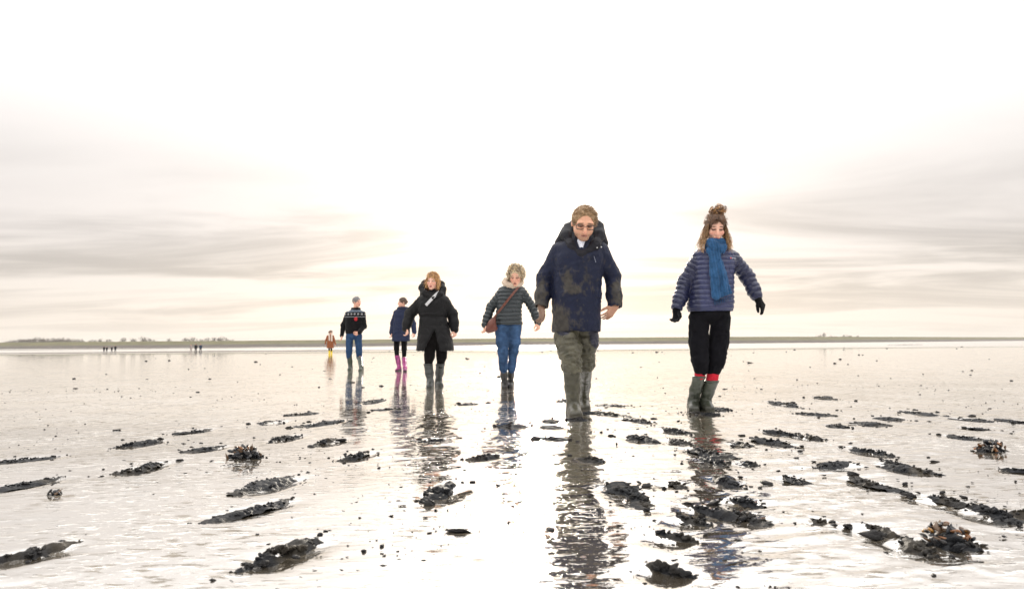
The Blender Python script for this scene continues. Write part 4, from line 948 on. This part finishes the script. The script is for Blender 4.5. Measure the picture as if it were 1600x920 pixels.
# ---- woman in the grey down jacket and jeans
def bag_woman():
    p = Person(9.6, 795, 0.0075, 'woman in a dark grey quilted jacket and blue jeans with fleecy cream collar'); W = p.W
    p.set_head(806, 431.5, -.11, 1.08, -10, 23, 2)
    toeL = p.Gd(788, 607); toeR = p.Gd(797, 606)
    J = dict(shL=W(784.5, 456), shR=W(815.5, 456), elL=W(767, 480, .05), elR=W(832, 480, .04), wrL=W(758, 507, -.02), wrR=W(841, 504, -.02),
             hipL=W(784, 512), hipR=W(805, 512), knL=W(786, 549, -.06), knR=W(802, 549, .02), toeL=toeL, toeR=toeR)
    J['anL'] = toeL + np.array([.0, .17, .10]); J['anR'] = toeR + np.array([.01, .17, .10]); J['btL'] = W(787, 574, -.02); J['btR'] = W(799, 575, .03)
    hands = dict(L=((-.0, -.2, -1), (.5, -.8, 0), .5), R=((.0, -.3, -1), (-.5, -.8, 0), .6))
    p.body(J, None, hands, .92, hand_sc=.95, brow=lin(120, 100, 85), eyes_open=False, base=lin(220, 170, 146))
    secs = [p.sec(508, 773, 816, .155), p.sec(498, 774, 815, .155), p.sec(482, 776, 815, .15), p.sec(465, 777, 818, .145), p.sec(455, 778, 821, .125), p.sec(448, 785, 815, .10), p.sec(441, 791, 811, .075)]
    B = SDF(.0075); B.loft(secs, .03); sls = []
    for q in 'LR':
        e, w = J['el' + q], J['wr' + q]; pts = [J['sh' + q], e, e * .4 + w * .6, w]; B.chain(pts, [.064, .058, .053, .047], .03); sls.append((pts, .062))
    zl = secs[0][0]; B.loft([(z_, a, b, c - .022, d - .022) for z_, a, b, c, d in secs[:3]], .004, 'sub', zlo=zl - .05, zhi=zl + .05)
    p.part('quilted_jacket', B, 'nylon', lin(38, 45, 49), .005, (12, 12, 8), quilt(None, .056, .014, sls), seed=12)
    C = SDF(.0075); cx_ = 801
    C.chain([W(cx_ + 12 * math.cos(t), 441 + 5 * math.sin(t), -.02 - .08 * math.sin(t)) for t in np.linspace(0, 2 * math.pi, 13)], [.038] * 13, .02)
    p.part('fleece_collar', C, 'fleece', lin(205, 185, 165), .010, (30, 30, 30))
    T = SDF(.0075); T.ell((J['hipL'] + J['hipR']) / 2 + np.array([0, 0, .03]), (.185, .14, .11), .05)
    T.chain([W(784, 515), W(785, 535, -.03), J['knL'], W(786.5, 576, -.02)], [.098, .086, .070, .060], .03); T.chain([W(804.5, 515), W(803.5, 535), J['knR'], W(799.5, 577, .03)], [.090, .078, .064, .052], .03)
    p.part('jeans', T, 'denim', lambda V, N: lin(54, 78, 110) * (1 + .35 * fbm(V * 8, 3, 15)[:, None]), .009, (8, 8, 9), seed=14)
    bc = lin(34, 32, 31); p.boot(W(787, 574, -.02), J['anL'], toeL, .050, .042, bc, .95); p.boot(W(799, 575, .03), J['anR'], toeR, .046, .040, bc, .95)
    cf = colfun(lin(205, 190, 166), lin(150, 134, 114), lin(214, 190, 150))
    A = p.strands(p.scalp(420, -.05, 8, .072), lambda q, g: .085 if q[2] < .05 else .055, cf, 1.1, .35, .0035, 6, 9, None, .4, fold=8)
    p.curls(A, 380, cf, -.06, .082, 8)
    p.hair(cf, -.05, .082, A, grow=.99)
    # shoulder bag: top-level thing
    F = front_of(secs); r0 = bpy.data.objects.new('shoulder_bag', None); col_.objects.link(r0); r0.location = p.o; tag(r0, 'brown leather shoulder bag on a strap across the grey jacket', 'bag')
    pts = [F(W(812 + (772 - 812) * t, 447 + (497 - 447) * t), .018) for t in np.linspace(0, 1, 14)]
    V, Q = ribbon(pts, np.tile([0, -1.0, .1], (14, 1)), .030, .007); add_obj('strap', make_mesh('strap', V, Q, np.tile(lin(104, 58, 46), (len(V), 1)), False), MAT['leather'], r0)
    S = SDF(.0075); S.ell(W(768, 508, -.14), (.060, .05, .095), .01, rot(0, 0, R_(18))); S.cone(W(764, 515, -.14), W(773, 513, -.14), .045, .04, .03); S.cone(W(771, 499, -.14), W(775, 492, -.15), .03, .012, .02)
    p2 = p.part('pouch', S, 'leather', lin(96, 50, 38), .004, parent=r0)
bag_woman()

# ---- woman in the long black coat
def black_coat():
    p = Person(10.1, 680, 0.0075, 'smiling blonde woman in a long black belted coat and dark boots'); W = p.W
    p.set_head(676, 440, -.05, 1.06, -8, 2, 3)
    toeL = p.Gd(670, 606); toeR = p.Gd(690, 603.5)
    J = dict(shL=W(659, 472), shR=W(694.5, 472), elL=W(641, 490, .04), elR=W(707, 491, .05), wrL=W(634.5, 513, -.06), wrR=W(711, 515, -.0),
             hipL=W(672, 528), hipR=W(690, 528), knL=W(671, 556, -.06), knR=W(690, 556, .04), toeL=toeL, toeR=toeR)
    J['anL'] = toeL + np.array([-.0, .17, .10]); J['anR'] = toeR + np.array([-.06, .15, .10]); J['btL'] = W(669, 568, -.05); J['btR'] = W(688, 568, .05)
    hands = dict(L=((.25, -.2, -.9), (.6, -.8, 0), .8), R=((.0, -.2, -1), (-.5, -.8, 0), .7))
    p.body(J, None, hands, 1.0, hand_sc=.95, brow=lin(140, 105, 75), eyes_open=True, smile=True, base=lin(228, 180, 158), lip=(180, 90, 85))
    secs = [p.sec(547.5, 651, 709, .25), p.sec(530, 653, 706, .23), p.sec(512, 655, 701, .20), p.sec(496, 656, 697, .175), p.sec(482, 653, 700, .18), p.sec(470, 653, 701, .165), p.sec(463, 657, 697, .14), p.sec(455, 665, 689, .10)]
    B = SDF(.0085); B.loft(secs, .03); sls = []
    for q in 'LR':
        e, w = J['el' + q], J['wr' + q]; pts = [J['sh' + q], e, e * .4 + w * .6, w]; B.chain(pts, [.082, .074, .064, .052], .035); sls.append((pts, .08))
    zl = secs[0][0]; B.loft([(z_, a, b, c - .025, d - .025) for z_, a, b, c, d in secs[:4]], .004, 'sub', zlo=zl - .1, zhi=W(0, 505)[2])
    # the open front below the belt
    a0 = W(679, 512, -.22); xa = a0[0]; z0 = a0[2]
    B._op((xa - .3, -.6, zl - .1), (xa + .3, -.02, z0), lambda X, Y, Z: np.maximum(np.maximum(np.abs(X - xa + .12 * (z0 - Z)) - .36 * (z0 - Z), Z - z0), Y + .02), .006, 'sub')
    bl = lin(15, 15, 17)
    coat = p.part('long_coat', B, 'shell', bl, .010, (8, 8, 5), quilt(None, .13, .006, sls), seed=22)
    zb = W(0, 497)[2]; Bl = SDF(.0085); Bl.loft([(zb + d, *secs[3][1:3], secs[3][3] + .012, secs[3][4] + .012) for d in (-.024, .024)], .01); p.part('belt', Bl, 'shell', lin(12, 12, 14), .003, parent=coat)
    H = SDF(.0085); H.chain([W(*q) for q in [(676, 467, -.15), (664, 458, -.10), (660, 449, .0), (664, 443, .08), (676, 441, .12), (689, 444, .08), (692, 451, 0), (688, 459, -.10), (677, 467, -.15)]], [.03, .04, .05, .05, .05, .048, .045, .038, .03], .03)
    H.chain([W(663, 455, .02), W(659, 464, .03)], [.045, .04], .05); H.chain([W(690, 455, .02), W(694, 464, .03)], [.042, .04], .05); H.ell(W(676, 456, .10), (.16, .06, .10), .05)
    p.part('hood', H, 'shell', lin(14, 14, 16), .008, (9, 9, 9), parent=coat, seed=23)
    S = SDF(.0085); S.cone(W(676, 455, -.06), W(677, 470, -.10), .055, .045, .02); p.part('sweater', S, 'knit', lin(20, 20, 22))
    T = SDF(.0085); T.ell((J['hipL'] + J['hipR']) / 2 + np.array([0, 0, .03]), (.16, .12, .11), .05)
    T.ell((J['hipL'] + J['hipR']) / 2 + np.array([0, -.01, .12]), (.165, .135, .12), .05); T.chain([J['hipL'], J['knL'], W(669, 571, -.05)], [.098, .074, .054], .03); T.chain([J['hipR'], J['knR'], W(688, 571, .05)], [.098, .074, .054], .03)
    p.part('leggings', T, 'cloth', lin(17, 15, 15), .006, (8, 8, 8))
    bc = lin(50, 53, 50); p.boot(W(669, 568, -.05), J['anL'], toeL, .066, .046, bc, 1.0); p.boot(W(688, 568, .05), J['anR'], toeR, .066, .046, bc, 1.0)
    cf = colfun(lin(206, 164, 108), lin(168, 124, 76), lin(130, 94, 60))
    A = p.strands(p.scalp(420, -.05, 12, .056), lambda q, g: g.uniform(.10, .15) if q[2] < .06 else .06, cf, .35, 1.0, .0034, 7, 10, lambda q: np.array([-.5 * q[0] / .08, -.2, -.6 if q[2] < .07 else .3]), .2, fold=8)
    def ex(B2):
        for q in (-1, 1): B2.chain([p.hp(q * .072, .01, .03), p.hp(q * .082, .0, -.04), p.hp(q * .085, .0, -.09)], [.02, .026, .018], .02)
    p.hair(cf, -.06, .056, A, ex)
    F = front_of(secs); pts = [F(W(688 + (668 - 688) * t, 456 + (478 - 456) * t), .020) for t in np.linspace(0, 1, 10)]
    V, Q = ribbon(pts, np.tile([0, -1.0, .2], (10, 1)), .042, .007)
    o = add_obj('bag_strap', make_mesh('bag_strap', V, Q, np.tile(lin(190, 190, 192), (len(V), 1)), False), MAT['knit'], None, p.o); tag(o, 'pale grey bag strap slung across the long black coat', 'strap')
black_coat()

# ---- woman in the navy coat and pink boots
def pink_boots():
    p = Person(16.6, 626, 0.010, 'woman in a navy coat and bright pink boots turning her head aside'); W = p.W
    p.set_head(628.5, 473, -.02, 1.0, -62, 0, 0)
    toeL = p.Gd(618.5, 579.5); toeR = p.Gd(633, 580.5)
    J = dict(shL=W(618.5, 489), shR=W(640, 489), elL=W(614, 505, .04), elR=W(646, 505, .04), wrL=W(611.5, 520, -.02), wrR=W(647.5, 519, -.02),
             hipL=W(620.5, 523), hipR=W(631.5, 523), knL=W(619.5, 544, -.04), knR=W(631.5, 545, .02), toeL=toeL, toeR=toeR)
    J['anL'] = toeL + np.array([.05, .17, .10]); J['anR'] = toeR + np.array([-.03, .17, .10]); J['btL'] = W(620.5, 555, -.02); J['btR'] = W(631.5, 558, .02)
    hands = dict(L=((.05, -.2, -1), (.5, -.8, 0), .5), R=((.0, -.2, -1), (-.5, -.8, 0), .5))
    p.body(J, None, hands, .92, brow=lin(80, 60, 50), base=lin(212, 165, 145))
    secs = [p.sec(533, 612.5, 640.5, .20), p.sec(520, 613.5, 640, .18), p.sec(505, 615, 640, .16), p.sec(492, 615.5, 641.5, .145), p.sec(486, 617, 640.5, .12), p.sec(480, 622, 636, .085)]
    B = SDF(.010); B.loft(secs, .03)
    for q in 'LR': e, w = J['el' + q], J['wr' + q]; B.chain([J['sh' + q], e, w], [.062, .058, .050], .03)
    zl = secs[0][0]; B.loft([(z_, a, b, c - .03, d - .03) for z_, a, b, c, d in secs[:3]], .004, 'sub', zlo=zl - .1, zhi=zl + .15)
    coat = p.part('coat', B, 'shell', lin(26, 34, 60), .010, (8, 8, 5), quilt(None, .10, .006), seed=32)
    C = SDF(.010); C.chain([W(629.5 + 6.5 * math.cos(t), 481.5, -.0 - .09 * math.sin(t)) for t in np.linspace(0, 2 * math.pi, 11)], [.036] * 11, .02); p.part('collar', C, 'shell', lin(28, 34, 54), parent=coat)
    T = SDF(.010); T.ell((J['hipL'] + J['hipR']) / 2, (.15, .12, .11), .05)
    T.chain([J['hipL'], J['knL'], W(620.5, 560, -.02)], [.085, .062, .048], .03); T.chain([J['hipR'], J['knR'], W(631.5, 561, .02)], [.085, .062, .048], .03); p.part('leggings', T, 'cloth', lin(14, 13, 16), .004)
    def bc(V, N): m = sstep(.05, .035, V[:, 2] + .0)[:, None]; pat = sstep(.1, .4, noise3(V * 26, 5))[:, None]; return (lin(150, 46, 112) * (1 - pat) + pat * lin(100, 26, 78)) * (1 - m) + m * lin(28, 25, 28)
    p.boot(W(620.5, 555, -.02), J['anL'], toeL, .060, .046, bc, .95); p.boot(W(631.5, 558, .02), J['anR'], toeR, .058, .046, bc, .95)
    cf = colfun(lin(84, 62, 48), lin(70, 52, 42)); A = p.strands(p.scalp(240, -.03, 15, .06), .03, cf, .1, .1, .003, 3, 11, lambda q: np.array([0, 1.2, 0]), .1)
    p.hair(cf, -.05, .06, A, lambda B2: B2.ell(p.hp(0, .115, .03), (.032, .032, .034), .015))
pink_boots()

# ---- man in the patterned sweater
def sweater_man():
    p = Person(17.4, 553, 0.010, 'grey-haired man in a patterned dark sweater, jeans and green boots'); W = p.W
    p.set_head(557.5, 472, -.02, 1.08, 58, 2, 0)
    toeL = p.Gd(545, 578); toeR = p.Gd(562, 579.5)
    J = dict(shL=W(543.5, 490.5), shR=W(567, 490.5), elL=W(536.5, 508, .05), elR=W(569, 510, .02), wrL=W(534, 524, -.03), wrR=W(561, 519.5, -.20),
             hipL=W(546.5, 525), hipR=W(559.5, 525), knL=W(545.5, 549, -.05), knR=W(561, 550, .0), toeL=toeL, toeR=toeR)
    J['anL'] = toeL + np.array([.0, .17, .10]); J['anR'] = toeR + np.array([.0, .17, .10]); J['btL'] = W(545.5, 555, -.03); J['btR'] = W(562, 557, .0)
    hands = dict(L=((.0, -.2, -1), (.5, -.8, 0), .6), R=((-.8, -.3, -.5), (-.2, -.6, .8), .9))
    p.body(J, None, hands, 1.0, hand_sc=1.1, brow=lin(110, 100, 95), base=lin(216, 164, 142))
    secs = [p.sec(521, 540.5, 565.5, .14), p.sec(515, 540, 567, .15), p.sec(505, 540, 568, .15), p.sec(495, 540, 569.5, .145), p.sec(488, 543, 567.5, .115), p.sec(483, 549, 562, .085)]
    B = SDF(.010); B.loft(secs, .03)
    for q in 'LR': e, w = J['el' + q], J['wr' + q]; B.chain([J['sh' + q], e, w], [.070, .062, .048], .03)
    z1, z2 = W(0, 492.2)[2], W(0, 499.5)[2]; bk = lin(16, 15, 18)
    def cc(V, N):
        z = V[:, 2]; C = np.tile(bk, (len(V), 1)); C[z > z1] = lin(92, 102, 114); yk = z > W(0, 485.5)[2]; C[yk] = lin(24, 24, 28)
        band = (z < z1) & (z > z2); u = V[:, 0] / .085; dts = ((u - np.floor(u) - .5) / .30) ** 2 + ((z - (z1 + z2) / 2 - .012) / .022) ** 2 < 1
        C[band & dts] = lin(140, 140, 143); C[(np.abs(z - z2) < .007)] = lin(110, 110, 114)
        ht = W(558, 498.5); C[(((V[:, 0] - ht[0]) / .045) ** 2 + ((z - ht[2]) / .050) ** 2 < 1) & (N[:, 1] < 0)] = lin(170, 46, 52); return C
    sw = p.part('sweater', B, 'knit', cc, .008, (8, 8, 6), seed=42)
    C = SDF(.010); C.chain([W(556 + 5.5 * math.cos(t), 482.5, -.0 - .075 * math.sin(t)) for t in np.linspace(0, 2 * math.pi, 11)], [.032] * 11, .02); p.part('collar', C, 'knit', lin(22, 22, 25), parent=sw)
    T = SDF(.010); T.ell((J['hipL'] + J['hipR']) / 2 + np.array([0, 0, .03]), (.18, .13, .11), .05)
    T.chain([J['hipL'], J['knL'], W(545.5, 558, -.03)], [.10, .076, .066], .03); T.chain([J['hipR'], J['knR'], W(561.5, 559, .0)], [.10, .076, .066], .03); p.part('jeans', T, 'denim', lin(42, 66, 98), .008, (8, 8, 9), seed=44)
    bc = lin(56, 63, 53); p.boot(W(545.5, 555, -.03), J['anL'], toeL, .066, .050, bc, 1.05); p.boot(W(562, 557, .0), J['anR'], toeR, .066, .050, bc, 1.05)
    cf = colfun(lin(128, 126, 126), lin(105, 103, 104)); A = p.strands(p.scalp(240, -.02, 18, .066), .022, cf, .1, .1, .003, 3, 12, None, .2); p.hair(cf, -.04, .066, A)
sweater_man()

# ---- far walker in the rust coat with yellow boots
def far_walker():
    p = Person(51.5, 516, 0.014, 'far walker in a rust orange coat, pale scarf and yellow boots'); W = p.W
    p.set_head(516.5, 519.5, 0, 1.05, 10, 5, 0)
    toeL, toeR = np.array([-.07, -.14, 0]), np.array([.07, -.05, 0])
    J = dict(shL=W(511.8, 525), shR=W(520.5, 525), elL=W(509.5, 531, .04), elR=W(522.3, 531, .04), wrL=W(508.5, 537, -.02), wrR=W(524, 537.5, -.02),
             hipL=np.array([-.08, 0, .82]), hipR=np.array([.08, 0, .82]), knL=np.array([-.08, -.03, .46]), knR=np.array([.08, .02, .46]), toeL=toeL, toeR=toeR)
    J['anL'] = np.array([-.07, .03, .1]); J['anR'] = np.array([.07, .12, .1]); J['btL'] = np.array([-.07, .03, .3]); J['btR'] = np.array([.07, .12, .3])
    hands = dict(L=((.0, -.2, -1), (.5, -.8, 0), .6), R=((.0, -.2, -1), (-.5, -.8, 0), .6))
    p.body(J, None, hands, .95, brow=lin(80, 60, 50))
    secs = [p.sec(543.5, 510.5, 521.5, .21), p.sec(536, 511, 521.3, .18), p.sec(528, 511.3, 521, .16), p.sec(524.5, 512.2, 520.2, .13), p.sec(522.5, 514.5, 518.5, .09)]
    B = SDF(.014); B.loft(secs, .03)
    for q in 'LR': B.chain([J['sh' + q], J['el' + q], J['wr' + q]], [.068, .062, .055], .03)
    p.part('rust_coat', B, 'shell', lin(132, 76, 44), .010)
    S = SDF(.014); S.chain([W(514.5, 523.5, -.15), W(514.8, 531, -.2)], [.06, .06], .03); S.chain([W(518.3, 523.5, -.15), W(518.4, 532, -.2)], [.06, .06], .03); p.part('scarf', S, 'knit', lin(200, 185, 172))
    T = SDF(.014); T.chain([J['hipL'], J['knL'], J['anL'] + np.array([0, 0, .12])], [.09, .07, .055], .03); T.chain([J['hipR'], J['knR'], J['anR'] + np.array([0, 0, .12])], [.09, .07, .055], .03); p.part('leggings', T, 'cloth', lin(26, 26, 28))
    for q in 'LR': p.boot(J['an' + q] + np.array([0, 0, .24]), J['an' + q], J['toe' + q], .075, .055, lin(228, 200, 40), 1.1)
    cf = colfun(lin(112, 84, 64)); A = p.strands(p.scalp(120, -.05, 19, .055), .16, cf, .2, .7, .006, 5, 13); p.hair(cf, -.08, .055, A)
far_walker()

# ---- tiny walkers far out by the dike: one body mesh each
def tiny(px, top, bot, D, coat, leg, label, group, seed, wide=1.0):
    z0 = -0.5; base = at(px, bot, D); H = at(px, top, D)[2] - z0; s = H / 1.72; g = np.random.default_rng(seed)
    B = SDF(.024 * s); f = .12 * s * g.uniform(.4, 1.2)
    B.ell((0, 0, 1.60 * s), np.array([.085, .10, .12]) * s, .03); B.cone((0, 0, 1.5 * s), (0, 0, 1.4 * s), .06 * s, .08 * s, .03)
    B.ell((0, 0, 1.18 * s), np.array([.20 * wide, .15, .28]) * s, .05); B.ell((0, 0, .9 * s), np.array([.19 * wide, .15, .18]) * s, .05)
    for q in (-1, 1):
        B.chain([(q * .19 * s, 0, 1.36 * s), (q * .25 * s, .04, 1.1 * s), (q * .24 * s, -q * f, .86 * s)], [.065 * s, .055 * s, .045 * s], .03); B.ell((q * .24 * s, -q * f, .80 * s), np.array([.04, .05, .08]) * s, .02)
        B.chain([(q * .09 * s, 0, .85 * s), (q * .10 * s, q * f * .4, .46 * s), (q * .10 * s, q * f, .09 * s)], [.095 * s, .07 * s, .055 * s], .03); B.cone((q * .10 * s, q * f + .03, .05 * s), (q * .10 * s, q * f - .15 * s, .04 * s), .05 * s, .045 * s, .02)
    V, Q = B.build(); V = relax(V, Q, 1); C = np.tile(leg, (len(V), 1)).astype(float); C[V[:, 2] > .82 * s] = coat
    fc = (V[:, 2] > 1.5 * s); C[fc] = lin(60, 48, 42); C[fc & (V[:, 1] < -.04 * s) & (V[:, 2] < 1.63 * s)] = SKIN
    o = add_obj('person', make_mesh('person', V, Q, C), MAT['cloth'], None, (base[0], D, z0)); tag(o, label, 'person', group)
dk = lin(34, 32, 40)
for i, (px, top, bot) in enumerate([(162.3, 540.5, 550.5), (166.6, 541, 550.5), (174.5, 540.5, 551), (180, 539.2, 551.5)]):
    tiny(px, top, bot, 152, dk, lin(40, 38, 42), 'tiny dark-clad walker in the far group of four near the mud bank', 'far group of four walkers', 60 + i, 1.1)
tiny(305.8, 536.6, 550.5, 131, lin(26, 26, 32), lin(30, 30, 34), 'tiny far walker in black beside one in slate blue', None, 71, 1.25)
tiny(313.2, 536.8, 550.5, 131, lin(40, 52, 70), lin(38, 42, 52), 'tiny far walker in slate blue beside one in black', None, 72, 1.05)
tiny(298.3, 537.5, 549.5, 136, lin(150, 140, 135), lin(150, 140, 135), 'tiny far walker in pale grey next to the pair in dark clothes', None, 73, .7)

# ------------------------------------------------------------------ the air
hz = np.array([(x, y, z) for x in (-2450, 2450) for y in (-70, 2480) for z in (-1.6, 22.0)], float)
hf = np.array([(0, 1, 3, 2), (4, 6, 7, 5), (0, 4, 5, 1), (2, 3, 7, 6), (0, 2, 6, 4), (1, 5, 7, 3)])
hm = bpy.data.materials.new('sea_haze'); hm.use_nodes = True; hn = hm.node_tree; hn.nodes.clear()
pv = hn.nodes.new('ShaderNodeVolumePrincipled'); pv.inputs['Color'].default_value = (0.95, 0.93, 0.90, 1); pv.inputs['Density'].default_value = 0.0002; pv.inputs['Anisotropy'].default_value = 0.3
ho = hn.nodes.new('ShaderNodeOutputMaterial'); hn.links.new(pv.outputs[0], ho.inputs['Volume'])
haze = add_obj('haze', make_mesh('haze', hz, hf, smooth=False), hm); tag(haze, 'thin pale sea haze over the whole flat', 'haze', kind='stuff')
